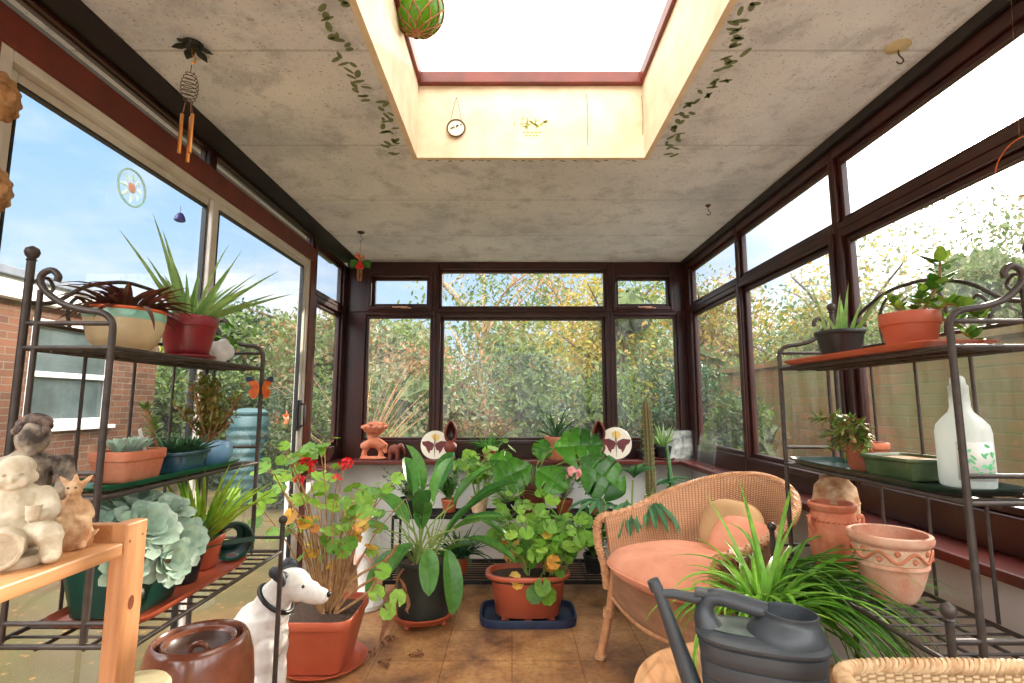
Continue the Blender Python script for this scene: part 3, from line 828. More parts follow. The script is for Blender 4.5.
gw = MB(); gw.box(2.75, 2.87, -3, 7.4, -.1, 1.52); gw.cur = 1; gw.box(2.72, 2.90, -3, 7.42, 1.52, 1.58)
struct(gw.obj('garden_wall', [M['gardenbrick'], M['gardenbrick']], smooth=False), 'mossy brick garden wall')
M['crown_core'] = mat('shaded_crown_core', (50, 64, 34), (84, 96, 50), rough=.9, scale=9, bump=1, bscale=20, detail=8)  # dark masses added inside crowns to block light between the leaves
def tree(name, label, cat, x, y, h, r, mats, leaves, seed, size=.08, squash=.8, trunk=.06, base=.0, group=None, branchy=0, bare=0, dense=True):
    rr = random.Random(seed)
    leaves = int(leaves*2.0); size = size*.82
    t = thing(name, label, cat, (x, y, -.1), 0, group)
    tk = MB(); tips = []
    pts = [(0, 0, 0), (rr.uniform(-.1, .1)*h*.3, 0, h*.35), (rr.uniform(-.1, .1)*h*.5, rr.uniform(-.1, .1)*h*.3, h*.7)]
    tk.tube(spline(pts, 4), [trunk*(1-.06*i) for i in range(9)], 8)
    nb = 7+branchy
    for k in range(nb):
        a = 2*PI*k/nb+rr.uniform(-.3, .3); z = h*rr.uniform(.15 if base < .2 else base, .7)
        e = Vector((cos(a)*r*rr.uniform(.5, .95), sin(a)*r*rr.uniform(.5, .95), min(h*.97, z+h*rr.uniform(.15, .42))))
        b0 = Vector((0, 0, z)); mid = b0.lerp(e, .5)+Vector((0, 0, .06*h))
        sp_ = spline([b0, mid, e], 4); tk.tube(sp_, [trunk*.45*(1-.09*i) for i in range(len(sp_))], 5); tips.append(e)
        if bare:
            for q_ in range(bare):
                p0 = mid.lerp(e, rr.random()); dv = Vector((rr.uniform(-1, 1), rr.uniform(-1, 1), rr.uniform(.2, 1.4))).normalized()*r*rr.uniform(.3, .6)
                tk.tube([p0, p0+dv*.5+Vector((0, 0, .02)), p0+dv], [trunk*.16, trunk*.11, trunk*.04], 4)
    tk.obj('trunk', M['trunk'] if not bare else M['woodstem'], t)
    per = leaves//len(mats)
    for mi, mm in enumerate(mats):
        fo = MB()
        nbk = 12
        for k in range(nbk):
            a = rr.uniform(0, 2*PI); q_ = r*rr.uniform(.15, .72)
            z = h*(base+(1-base)*rr.uniform(.08, .9)); shrink = 1-.45*abs(z/h-.45)
            cloudleaves(fo, (cos(a)*q_*shrink, sin(a)*q_*shrink, z), r*rr.uniform(.35, .55), per//nbk, size, rr, squash)
        o = fo.obj('foliage', L[mm], t, smooth=False)
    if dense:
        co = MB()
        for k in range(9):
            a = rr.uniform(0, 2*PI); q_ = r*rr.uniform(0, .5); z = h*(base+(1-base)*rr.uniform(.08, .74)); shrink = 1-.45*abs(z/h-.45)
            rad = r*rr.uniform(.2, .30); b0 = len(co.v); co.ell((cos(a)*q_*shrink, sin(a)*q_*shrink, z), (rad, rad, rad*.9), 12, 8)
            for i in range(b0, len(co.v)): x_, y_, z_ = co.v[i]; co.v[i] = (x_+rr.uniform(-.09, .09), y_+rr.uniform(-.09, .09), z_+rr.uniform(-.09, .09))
        co.obj('light_block_core', M['crown_core'], t)
    return t
TR = [  # name, label, x, y, h, r, leaf kinds, leaves, leaf size
 ('shrub', 'rust and pale green shrub left of centre behind the wide back window', -1.05, 6.9, 2.0, 1.0, ('trust', 'tgreen', 'tgrey'), 3000, .05),
 ('shrub', 'mixed green and russet shrub straight behind the wide back window', .1, 7.4, 2.1, .95, ('tgreen', 'trust', 'tdark'), 3000, .05),
 ('shrub', 'dark green bush behind the right half of the wide back window', 1.05, 6.3, 1.65, .85, ('tdark', 'tdark', 'tgreen'), 3600, .045),
 ('shrub', 'dark ivy covered bush behind the right back window', 1.9, 5.9, 1.75, .6, ('tdark', 'tdark', 'dark'), 3800, .045),
 ('shrub', 'pale green shrub behind the left back window', -2.3, 7.6, 1.9, .85, ('tgrey', 'tgreen'), 2600, .05),
 ('tree', 'yellow leaved tree rising over the right back window', 1.75, 8.2, 3.4, 1.25, ('tyel', 'tyel', 'tgreen'), 3600, .06),
 ('tree', 'orange leaved tree behind the yellow one at the right back corner', 3.6, 9.6, 3.5, 1.5, ('trust', 'tyel', 'tgreen'), 4800, .06),
 ('tree', 'tall sparse tree with bare twigs seen in the wide top pane', -.6, 10.5, 4.4, 2.0, ('tgrey', 'tgreen'), 1700, .07),
 ('tree', 'tall thin tree with yellowing crown above the middle top pane', 1.6, 12.0, 4.6, 1.9, ('tyel', 'tgrey'), 1900, .08),
 ('tree', 'pale twiggy tree showing above the left back window', -3.4, 9.6, 3.0, 1.7, ('tgrey', 'tgreen', 'trust'), 2800, .07),
 ('tree', 'rounded green tree behind the mullion of the sliding door', -5.6, 10.2, 3.1, 1.6, ('tgreen', 'tdark'), 3200, .08),
 ('tree', 'green tree beyond the end of the brick house', -8.8, 12.2, 3.2, 2.0, ('tgreen', 'tyel'), 3200, .09),
 ('shrub', 'low green bush behind the water butt', -4.3, 8.0, 1.75, .9, ('tgreen', 'tdark'), 3000, .06),
 ('shrub', 'leafy green shrub beside the end of the brick house', -6.1, 9.0, 1.75, .85, ('tdark', 'tgreen'), 2800, .06),
 ('shrub', 'green shrub close outside the left end window', -2.6, 4.9+1.6, 1.5, .55, ('tgreen', 'tdark'), 2200, .045),
 ('tree', 'green and gold tree over the far end of the garden wall', 4.6, 7.2, 3.3, 1.6, ('tyel', 'tgreen', 'tgrey'), 5600, .05),
 ('tree', 'pale green tree over the middle of the garden wall', 5.0, 4.9, 3.05, 1.5, ('tgrey', 'tgreen'), 6500, .04),
 ('tree', 'pale green tree over the near end of the garden wall', 5.2, 2.7, 2.8, 1.4, ('tgreen', 'tgrey'), 6500, .038),
 ('shrub', 'bushy green shrub in front of the garden wall far end', 2.15, 4.9, 1.35, .5, ('tgreen', 'tdark'), 2200, .04),
]
for i, (nm, lb, x, y, h_, r, mm, nl, sz) in enumerate(TR):
    tree(nm, lb, nm, x, y, h_, r, mm, nl, 100+i, size=sz, base=.0 if nm == 'shrub' else .22, branchy=4 if h_ > 4 else 0, bare=5 if h_ > 4 else 0, trunk=.05 if nm == 'shrub' else .075, dense=h_ < 4)
# bare straw coloured shrub behind the left back window
bs = thing('bare_shrub', 'bare straw coloured shrub of arching canes behind the left back window', 'shrub', (-1.55, 5.4, -.1))
q = MB(); rr = random.Random(5)
for k in range(46):
    a = rr.uniform(0, 2*PI); l = rr.uniform(.25, .75); hh = rr.uniform(.9, 1.75)
    q.tube(spline([(0, 0, 0), (cos(a)*l*.3, sin(a)*l*.3, hh*.6), (cos(a)*l, sin(a)*l, hh)], 3), [.008, .007, .006, .005, .004, .003, .002], 4)
q.obj('canes', M['woodstem'], bs)
q = MB()
for k in range(8): cloudleaves(q, (rr.uniform(-.5, .5), rr.uniform(-.4, .4), rr.uniform(.5, 1.5)), .28, 60, .03, rr)
q.obj('foliage', L['tgrey'], bs, smooth=False)
# distant belt of woodland, one tree line
for i in range(9):
    x = -22+i*5.6
    tree('tree', ['hazy distant tree at the left end of the far tree line', 'hazy distant tree second from the left in the far tree line', 'hazy distant tree third from the left in the far tree line', 'distant tree left of centre in the far tree line', 'distant tree in the centre of the far tree line', 'distant tree right of centre in the far tree line', 'distant tree third from the right in the far tree line', 'distant tree second from the right in the far tree line', 'distant tree at the right end of the far tree line'][i],
         'tree', x, 21+(i % 3)*1.5, 4.6+(i*7 % 3)*.5, 3.1, ('tgrey', 'tgreen'), 2600, 300+i, size=.2, base=.0, group=None, trunk=.15)

# ================================================================ PLANT STANDS (two iron tiered racks)
def plant_stand(label, sgn, y0, y1, xf, xb, xlow, zs):
    """sgn = +1 opens towards +x (left rack), -1 towards -x"""
    t = thing('plant_stand', label, 'plant stand', ((xf+xb)/2, (y0+y1)/2, 0), 0, None)
    ox, oy = (xf+xb)/2, (y0+y1)/2
    def V(x, y, z): return (x-ox, y-oy, z)
    R = .0076; I = M['iron']
    zl, zm, zt = zs
    def fin(p, x, y, z):
        q = MB(); q.lathe([(.008, z), (.011, z+.003), (.008, z+.007), (.013, z+.013), (.0155, z+.022), (.013, z+.031), (.003, z+.037), (.0005, z+.038)], 16, c=V(x, y, 0)); q.obj('finial', I, p)
    for y in (y0, y1):
        # back post with ball finial
        q = MB(); q.tube([V(xb, y, 0), V(xb, y, zt+.20)], R*1.15, 10); bp = q.obj('post', I, t); fin(bp, xb, y, zt+.20)
        # upper front post, bending over into the scrolled side rail
        pts = [V(xf, y, zl), V(xf, y, zt+.035), V(xf-sgn*.006, y, zt+.058), V(xf-sgn*.03, y, zt+.075), V(xf-sgn*.08, y, zt+.083), V(xf-sgn*.13, y, zt+.10), V(xb+sgn*.035, y, zt+.135), V(xb+sgn*.028, y, zt+.165), V(xb+sgn*.05, y, zt+.178), V(xb+sgn*.068, y, zt+.165), V(xb+sgn*.066, y, zt+.15)]
        q = MB(); q.tube([pts[0]]+spline(pts[1:], 5), R, 9); q.obj('post', I, t)
        q = MB(); q.tube([V(xlow, y, 0), V(xlow, y, zl+.08)], R*1.1, 10); lp = q.obj('post', I, t); fin(lp, xlow, y, zl+.08)
        for z, xx in ((zt+.05, xf), (zm+.05, xf), (zl+.04, xlow), (.12, xlow)):
            MB().tube([V(xb, y, z), V(xx, y, z)], R*.75, 8).obj('side_rail', I, t)
        q = MB(); q.tube([V(xb+sgn*.03, y, zl), V(xb+sgn*.03, y, zt+.13)], R*.8, 8); q.obj('inner_upright', I, t)
    def shelf(z, xa, xc):
        q = MB(); r = R*.8
        q.tube([V(xa, y0, z), V(xa, y1, z)], r, 8); q.tube([V(xc, y0, z), V(xc, y1, z)], r, 8)
        q.tube([V(xa, y0, z), V(xc, y0, z)], r, 8); q.tube([V(xa, y1, z), V(xc, y1, z)], r, 8)
        n = 15
        for k in range(1, n):
            y = y0+(y1-y0)*k/n; q.tube([V(xa, y, z), V(xc, y, z)], .0032, 6)
        for k in (1, 2): q.tube([V(xa+(xc-xa)*k/3, y0, z-.006), V(xa+(xc-xa)*k/3, y1, z-.006)], .0042, 6)
        q.obj('shelf', I, t)
    shelf(zt-.008, xb, xf); shelf(zm-.008, xb, xf); shelf(zl-.008, xb, xlow)
    for k in range(1, 4):
        y = y0+(y1-y0)*k/4; MB().tube([V(xb, y, zl), V(xb, y, zt+(.0 if k != 2 else 0))], .0045, 7).obj('spindle', I, t)
    # scrolled back of the top shelf
    L_ = y1-y0; q = MB()
    def B(a, z): return V(xb, y0+a*L_, z)
    q.tube(spline([B(0, zt+.10), B(.10, zt+.115), B(.22, zt+.175), B(.38, zt+.215), B(.5, zt+.222), B(.62, zt+.215), B(.78, zt+.175), B(.90, zt+.115), B(1, zt+.10)], 6), R*.75, 8)
    q.tube([B(0, zt+.055), B(1, zt+.055)], R*.7, 8)
    for s_ in (-1, 1):
        q.tube(spline([B(.5+s_*.16, zt+.055), B(.5+s_*.17, zt+.14), B(.5+s_*.12, zt+.195), B(.5+s_*.05, zt+.18), B(.5+s_*.03, zt+.14)], 6), R*.6, 7)
        q.tube(spline([B(.5+s_*.33, zt+.055), B(.5+s_*.345, zt+.105), B(.5+s_*.31, zt+.14), B(.5+s_*.26, zt+.125)], 6), R*.6, 7)
        q.tube(spline([B(.5+s_*.50, zt+.145), B(.5+s_*.44, zt+.17), B(.5+s_*.41, zt+.15), B(.5+s_*.43, zt+.13)], 5), R*.55, 6)
    q.obj('scrolled_back', I, t)
    q = MB(); q.tube(spline([V(xb, y0, .12), V((xb+xlow)/2, (y0+y1)/2, .2), V(xb, y1, .12)], 8), R*.6, 7); q.obj('brace', I, t)
    return t
ZL1, ZM, ZTP = .620, .932, 1.277
plant_stand('bronze iron three-tier plant stand in front of the sliding door', 1, 1.19, 1.92, -.937, -1.147, -.83, (.620, .932, 1.277))
plant_stand('bronze iron three-tier plant stand before the right-hand windows', -1, 1.14, 1.88, .985, 1.19, .92, (.605, .933, 1.274))

# ---- trays
def tray(name, label, x0, x1, y0, y1, z, m, h=.014, lip=.007):
    if x0 < -.5: x0, x1, y0, y1 = x0*.963, x1*.963, y0*.96, y1*.96
    t = MB(); cx, cy = (x0+x1)/2, (y0+y1)/2; sx, sy = (x1-x0)/2, (y1-y0)/2
    t.lathe([(.001, 0), (.93, 0), (.95, .001), (1.0, h), (1.0+lip, h+.001), (1.0+lip, h-.002), (.93, -.0015), (.001, -.0015)], 44, sx=sx, sy=sy, power=9, cap=False)
    o = t.obj(name, m, at=(cx, cy, z+.0015)); return tag(o, label, 'tray')
SH = .0035  # slat surface above shelf line (shelf centre is z-.008, rail radius .0068)
tray('plant_tray', 'long terracotta tray on the lower shelf of the left plant stand', -1.15, -.90, 1.30, 1.86, ZL1, M['terra'], .016)
tray('plant_tray', 'bright green tray on the middle shelf of the left plant stand', -1.165, -.985, 1.27, 1.93, ZM, M['greentray'], .012)
tray('plant_tray', 'orange terracotta tray on the top shelf of the right plant stand', .955, 1.165, 1.19, 1.83, 1.274, M['terra'], .012)
tray('plant_tray', 'dark green tray on the middle shelf of the right plant stand', .975, 1.175, 1.165, 1.86, .933, M['dkgreentray'], .016)

def saucer(label, x, y, z, r, m, h=.02):
    q = MB(); q.lathe([(.001, 0), (r*.82, 0), (r*.86, .002), (r, h), (r+.004, h), (r+.004, h-.004), (r*.88, -.002), (r*.5, -.002), (.001, -.002)], 36, cap=False)
    return tag(q.obj('plant_saucer', m, at=(x, y, z+.002)), label, 'saucer')

# ---- pot plants on the left rack
def at_plant(name, label, x, y, z, cat='plant', rz=0, group=None):
    if x < -.9 and z > .5: x, y = x*.963, y*.96
    return thing(name, label, cat, (x, y, z), rz, group)
rr = random.Random(21)
# top shelf: cream bowl with burgundy straps
XS = -1.085
t = at_plant('potted_oyster_plant', 'burgundy strap leaved plant in a cream and teal glazed bowl, top shelf of left stand', XS+.0, 1.425, ZTP)
t.scale = (.84, .84, .94)
q = MB(); q.lathe([(.055, 0), (.07, .003), (.092, .03), (.106, .07), (.109, .10)], 36, cap=True); q.obj('pot', M['cream_glz'], t)
q = MB(); q.lathe([(.1085, .088), (.1105, .100), (.1085, .112)], 36, cap=False); q.obj('glaze_band', M['teal_band'], t)
q = MB(); q.lathe([(.108, .111), (.111, .115), (.109, .121), (.102, .121), (.099, .105)], 36, cap=False); q.obj('rim', M['orange_rim'], t)
soil(t, .1, .105)
q = MB()
for k in range(90):
    a = rr.uniform(0, 2*PI); rad = rr.uniform(0, .06); el = rr.uniform(.15, 1.25)
    blade(q, (cos(a)*rad, sin(a)*rad, .11), a+rr.uniform(-.5, .5), rr.uniform(.09, .2)*(1.1-el*.25), rr.uniform(.018, .028), el, rr.uniform(.5, 1.7), 'grass', 7, .3)
for k in range(4):
    blade(q, (rr.uniform(-.03, .03), rr.uniform(-.02, .03), .11), -1.9+rr.uniform(-.5, .5), .25, .02, .7, 1.2, 'grass', 8, .3)
q.obj('leaves', L['burg'], t, smooth=True)
# top shelf: burgundy pot with big aloe
t = at_plant('potted_aloe', 'large spiky green aloe in a burgundy plastic pot, top shelf of left stand', XS+.005, 1.70, ZTP+.014)
t.scale = (.88, .88, 1)
pot(t, .092, .068, .125, M['redpl'], .004, .035)
q = MB()
for k in range(38):
    a = rr.uniform(0, 2*PI); el = rr.uniform(.55, 1.45); ln = rr.uniform(.16, .30)
    if cos(a) < 0: ln *= .72
    blade(q, (cos(a)*.028, sin(a)*.028, .10), a, ln, rr.uniform(.022, .034), el, rr.uniform(.0, .5), 'aloe', 8, .35, thick=.22)
for a, el, ln in ((-2.2, 1.3, .36), (-2.4, 1.0, .34), (.55, .75, .34), (.4, .45, .34), (.7, .55, .30), (-.3, .5, .26), (-1.7, 1.2, .3)):
    blade(q, (cos(a)*.028, sin(a)*.028, .10), a, ln, .036, el, .15, 'aloe', 8, .35, thick=.22)
q.obj('leaves', L['aloe_lt'], t)
saucer('burgundy saucer under the pot of the large spiky aloe', (XS+.005)*.963, 1.70*.96, ZTP, .078, M['redpl'], .012)
# top shelf far: quartz lump and jade
q = MB()
for c in ((0, 0, .03, .028), (.01, .025, .045, .026), (-.005, -.02, .05, .024), (.012, .0, .066, .02)): q.ell(c[:3], (c[3], c[3]*1.1, c[3]*1.2), 9, 6)
tag(q.obj('quartz_lump', M['quartz'], at=(-1.02, 1.78, ZTP), remesh=.006), 'white crystalline lump beside the burgundy pot, top shelf of left stand', 'stone')
t = at_plant('potted_jade_plant', 'small jade plant in black pot, far end of left stand top shelf', -1.10, 1.92, ZTP)
pot(t, .045, .034, .06, M['blackpl'], .003, .012)
q = MB()
for k in range(70):
    c = Vector((rr.uniform(-.06, .07), rr.uniform(-.06, .05), rr.uniform(.06, .13))); oleaf(q, c, (rr.uniform(-1, 1), rr.uniform(-1, 1), rr.uniform(-.1, .7)), (0, 0, 1), .03, .018, .004)
q.obj('leaves', L['jade'], t)
# middle shelf
zt_ = ZM+.003
t = at_plant('succulent_trough', 'terracotta trough of pale succulents with a plant label, middle shelf of left stand', -1.075, 1.47, zt_)
t.scale = (.82, .82, .95)
q = MB(); hollowpot(q, .098, .082, .085, 40, .005, .028, power=7, sx=.72, sy=1.0); q.obj('pot', M['terra_clay'], t)
soil(t, .09, .07, power=7, sx=.72, sy=1)
q = MB()
for c in ((0, -.05), (.01, 0), (-.01, .05)):
    for k in range(16):
        a = k*2.4; el = .25+k*.07; blade(q, (c[0]+cos(a)*.006, c[1]+sin(a)*.006, .075), a, .06-.0012*k, .022, el+.35, .1, 'spoon', 7, .2, thick=.25)
q.obj('leaves', L['echev'], t)
q = MB(); q.obox(Matrix.Translation((.02, .03, .105)) @ Matrix.Rotation(.5, 4, 'X'), .002, .014, .085); q.obj('plant_label', M['white_cer'], t, smooth=False)
t = at_plant('potted_rosette', 'dark green pointed rosette succulent in a blue-green glazed dish, left stand', -1.07, 1.665, zt_)
q = MB(); hollowpot(q, .088, .075, .062, 40, .006, .012, power=6, sx=.8, sy=1); q.obj('pot', M['blueglz'], t); soil(t, .08, .05, power=6, sx=.8, sy=1)
q = MB()
for c in ((0, -.02), (.02, .04)):
    for k in range(26):
        a = k*2.4; el = .2+k*.045; blade(q, (c[0]+cos(a)*.008, c[1]+sin(a)*.008, .055), a, .095-.002*k, .02, el, -.1, 'aloe', 6, .3, thick=.3)
q.obj('leaves', L['aloe_dk'], t)
q = MB()
st = spline([(0, -.06, .05), (.0, -.10, .10), (.01, -.13, .14), (.01, -.16, .19)], 4); q.tube(st, .005, 6); q.obj('stem', M['woodstem'], t)
q = MB()
for k in range(50):
    p = st[rr.randint(5, 12)]; oleaf(q, p, (rr.uniform(-1, 1), rr.uniform(-1, 1), rr.uniform(.1, 1.4)), (0, 0, 1), .035, .01, .003)
q.obj('side_shoot', L['echev_g'], t)
t = at_plant('potted_bushy_succulent', 'bushy brown and green succulent in a pale blue pot, left stand middle shelf', -1.075, 1.845, zt_)
t.scale = (1.15, 1.15, 1.1)
q = MB(); q.lathe([(.045, 0), (.055, .003), (.068, .03), (.066, .055), (.058, .07), (.054, .07), (.05, .05)], 32, cap=False); q.obj('pot', M['ltblue'], t); soil(t, .054, .06)
q = MB(); stems = MB()
for k in range(30):
    a = rr.uniform(0, 2*PI); e = Vector((cos(a)*rr.uniform(.01, .10), sin(a)*rr.uniform(.01, .10), rr.uniform(.12, .26)))
    st = spline([(0, 0, .06), e*.5+Vector((0, 0, .03)), e], 3); stems.tube(st, .0025, 5)
    for j in range(22):
        p = st[min(len(st)-1, rr.randint(2, 7))]+Vector((rr.uniform(-.01, .01), rr.uniform(-.01, .01), rr.uniform(-.01, .02)))
        oleaf(q, p, (rr.uniform(-1, 1), rr.uniform(-1, 1), rr.uniform(0, 1.6)), (0, 0, 1), .026, .009, .003, n=4)
stems.obj('stem', M['woodstem'], t); q.obj('leaves', L['bushy'], t)
# lower shelf
zl_ = ZL1+.003
t = at_plant('potted_echeveria', 'large blue-grey echeveria spilling from a dark green planter on lower left shelf', -1.03, 1.44, zl_)
q = MB(); hollowpot(q, .115, .085, .155, 40, .008, .02, power=8, sx=.95, sy=1.0); q.obj('pot', M['greenpl'], t); soil(t, .104, .14, power=8, sx=.95)
q = MB(); stems = MB()
for cx, cy, cz, s_, ti in ((-.01, .01, .24, 1.1, .25), (-.06, .05, .21, .85, 0), (.05, .05, .22, .9, .5), (.07, -.05, .20, 1.0, .9), (-.03, -.08, .21, .85, .5), (.10, .05, .15, .85, 1.2), (.0, .12, .2, .75, .2), (.115, -.02, .12, .75, 1.35), (.07, -.11, .14, .7, 1.2)):
    stems.tube([(cx*.5, cy*.5, .13), (cx, cy, cz)], .008, 7)
    sub_ = MB()
    for k in range(26):
        a = k*2.4; el = .05+k*.048; blade(sub_, (cos(a)*.008, sin(a)*.008, 0), a, (.088-.0016*k)*s_, .044*s_, el-.3, -.35, 'spoon', 9, .16, thick=.14)
    ax = Vector((.45, .89, 0)) if ti else Vector((1, 0, 0))
    R_ = Matrix.Rotation(ti, 3, ax); k0 = len(q.v)
    q.v += [tuple(R_ @ Vector(v)+Vector((cx, cy, cz))) for v in sub_.v]
    for f_ in sub_.f: q.face([k0+i for i in f_])
stems.obj('stem', M['woodstem'], t); q.obj('leaves', L['echev'], t)
t = at_plant('potted_aloe', 'small speckled aloe in a black pot beside the green planter, lower left shelf', -1.00, 1.635, zl_)
pot(t, .052, .038, .085, M['blackpl'], .003, .015)
q = MB()
for k in range(34):
    a = k*2.4; blade(q, (cos(a)*.012, sin(a)*.012, .075), a, rr.uniform(.09, .14), .02, .35+k*.03, .1, 'aloe', 6, .35, thick=.3)
q.obj('leaves', L['aloe_dk'], t)
t = at_plant('potted_aloe', 'bright yellow-green aloe in a terracotta pot on the lower left shelf', -1.035, 1.775, zl_)
pot(t, .068, .05, .10, M['terra'], .004, .02)
q = MB()
for k in range(44):
    a = rr.uniform(0, 2*PI); blade(q, (cos(a)*.024, sin(a)*.024, .085), a, rr.uniform(.15, .30), .026, rr.uniform(.6, 1.45), rr.uniform(0, .55), 'aloe', 7, .35, thick=.25)
q.obj('leaves', L['aloe_br'], t)
t = thing('upturned_pot', 'dark green plastic pot lying on its side at end of lower left shelf', 'pot', (-.975, 1.835, zl_+.066))
t.rotation_euler = (math.radians(90), 0, math.radians(35))
q = MB(); hollowpot(q, .062, .045, .10, 32, .004, .016); q.obj('pot_wall', M['greenpl'], t)
q = MB(); q.obox(Matrix.Translation((0, 0, .10)), .128, .016, .003); q.obj('handle_strap', M['greenpl'], t, smooth=False)

# ---- pot plants on the right rack
XR_ = 1.075
t = at_plant('potted_aloe', 'aloe with few upright leaves in a black pot, top shelf of right stand', 1.075, 1.665, 1.278)
t.scale = (.78, .78, 1.0)
pot(t, .082, .058, .098, M['blackpl'], .005, .014, power=3.4)
q = MB()
for dx, dy, ln, el, a in ((-.035, .03, .20, 1.35, 2.6), (.0, 0, .14, 1.5, 0), (.015, -.02, .17, 1.45, -1.2), (.03, -.03, .12, 1.2, -.8), (-.02, -.01, .09, 1.1, 2.9), (.01, .02, .11, 1.45, .5), (.035, -.05, .17, .85, -.9), (-.04, 0, .07, .9, 2.8), (.03, .02, .13, 1.4, 1.0)):
    blade(q, (dx, dy, .085), a, ln, .03, el, .1, 'aloe', 6, .3, thick=.3)
q.obj('leaves', L['aloe_lt'], t)
t = at_plant('potted_jade_plant', 'glossy jade plant in terracotta pot, near end of right stand', 1.08, 1.375, 1.278)
t.scale = (.84, .84, 1.0)
pot(t, .082, .063, .105, M['terra'], .004, .035)
q = MB(); lv = MB()
def jade(st, nl, s_, ang=0):
    for i in range(2, len(st)):
        for k in range(nl):
            a = rr.uniform(0, 2*PI); d = Vector((cos(a), sin(a), rr.uniform(.1, .8)))
            oleaf(lv, st[i], d, (0, 0, 1), s_*rr.uniform(.8, 1.2), s_*.66, .006, curl=-.1, n=8, pw=.6)
for pts, nl, s_ in (([(0, 0, .09), (.02, -.02, .13), (.035, -.03, .17)], 4, .036),
                    ([(-.01, 0, .09), (-.03, .0, .12), (-.04, .01, .145)], 3, .035),
                    ([(.02, -.01, .09), (.05, -.04, .15), (.06, -.06, .19), (.05, -.08, .23)], 3, .05),
                    ([(.03, -.02, .09), (.07, -.07, .12), (.08, -.12, .10), (.08, -.16, .07)], 4, .038),
                    ([(.03, -.01, .09), (.085, -.05, .08), (.095, -.10, .04), (.095, -.13, .0)], 3, .036)):
    st = spline(pts, 3); q.tube(st, [.006*(1-.05*i) for i in range(len(st))], 7); jade(st, nl, s_)
q.obj('stem', M['woodstem'], t); lv.obj('leaves', L['jade'], t)
# middle shelf right
zr_ = .937
t = at_plant('cascading_succulent', 'trailing red and green succulent in a terracotta pot, right stand middle shelf', 1.085, 1.60, zr_)
pot(t, .062, .046, .085, M['terra_clay'], .006, .02)
q = MB(); lv = MB()
for k in range(26):
    a = PI+rr.uniform(-1.5, 1.3); l = rr.uniform(.05, .12)
    e = Vector((cos(a)*l, sin(a)*l*1.0, rr.uniform(-.01, .09)+.07))
    st = spline([(0, 0, .08), e*.6+Vector((0, 0, .06)), e], 4); q.tube(st, .0028, 5)
    for j in range(22):
        p = st[rr.randint(4, len(st)-1)]; oleaf(lv, p, (cos(a)+rr.uniform(-1, 1), sin(a)+rr.uniform(-1, 1), rr.uniform(-.6, .9)), (0, 0, 1), .035, .009, .003, n=4)
q.obj('stem', M['woodstem'], t); lv.obj('leaves', L['casc'], t)
t = thing('glazed_planter', 'square olive glazed shallow planter of bare soil on the right stand', 'planter', (1.09, 1.44, zr_), .12)
q = MB(); hollowpot(q, .092, .078, .06, 40, .008, .012, power=9, sx=.85, sy=1); q.obj('planter_wall', M['greenglz'], t)
q = MB(); q.lathe([(.08, .04), (.079, .052), (.001, .055)], 36, power=9, sx=.85); q.obj('soil', M['pinkish'] if False else mat('dry_sandy_soil', (176, 134, 92), (140, 100, 66), rough=.95, scale=40, bump=.4), t)
t = thing('plant_feed_bottle', 'white plastic bottle with green leafy label at near end of right stand', 'bottle', (1.115, 1.285, zr_), .25)
t.scale = (.84, .84, 1.06)
q = MB()
q.lathe([(.05, 0), (.058, .004), (.060, .02), (.060, .125), (.056, .142), (.042, .158), (.027, .172), (.0225, .185), (.0225, .205), (.021, .235)], 36, power=2.6, sx=.85, sy=1.1); q.obj('bottle_body', M['bottle'], t)
q = MB(); q.lathe([(.024, .205), (.0245, .232), (.020, .234), (.018, .25), (.012, .256), (.001, .257)], 24); q.obj('bottle_cap', M['bottle'], t)
q = MB()
rows = []
for i in range(2):
    rows.append([(.0614*.85*cos(a)*1.0*((abs(cos(a))**2.6+abs(sin(a))**2.6)**(-1/2.6)), .0614*1.1*sin(a)*((abs(cos(a))**2.6+abs(sin(a))**2.6)**(-1/2.6)), .02+.085*i) for a in [PI+.2+k*1.6/14 for k in range(15)]])
q.grid(rows); lb = q.obj('bottle_label', M['white_cer'], t, solid=.0006)
q = MB()
for k in range(26):
    a = rr.uniform(PI+.3, PI+1.7); z = rr.uniform(.028, .098); kk = ((abs(cos(a))**2.6+abs(sin(a))**2.6)**(-1/2.6))
    c = Vector((.0622*.85*cos(a)*kk, .0622*1.1*sin(a)*kk, z)); tdir = Vector((-sin(a), cos(a), rr.uniform(-1, 1))).normalized()
    up = Vector((0, 0, 1)).cross(tdir); pz = tdir.cross(Vector((cos(a), sin(a), 0)))
    ring = [c+tdir*.009*cos(w_)+pz*.0035*sin(w_) for w_ in [2*PI*j/8 for j in range(8)]]; q.fan(c, ring)
q.obj('leaf_print', M['label_g'], lb, smooth=False)
# lower shelf right
zq = .609
t = thing('relief_planter', 'round weathered terracotta planter with a scrolling relief band, right stand', 'planter', (1.045, 1.475, zq))
t.scale = (.80, .80, 1.0)
q = MB()
pr = [(.045, 0), (.062, .002), (.068, .01), (.085, .04), (.100, .08), (.104, .092), (.108, .095), (.108, .100), (.105, .104), (.107, .108), (.112, .148), (.116, .152), (.124, .156), (.127, .166), (.124, .176), (.116, .179), (.110, .176), (.106, .155), (.085, .05), (.001, .03)]
q.lathe(pr, 48, cap=False); q.obj('planter_wall', M['terra_old'], t)
q = MB(); q.lathe([(.1085, .107), (.1125, .147)], 48, cap=False); q.obj('pale_band', M['terra_cream'], t)
q = MB(); n = 96; A = []
for i in range(n):
    a = 2*PI*i/n; z = .128+.013*sin(a*7); r = .1115+(z-.107)*.10+.001; A.append((r*cos(a), r*sin(a), z))
q.tube(A, .0045, 6, closed=True)
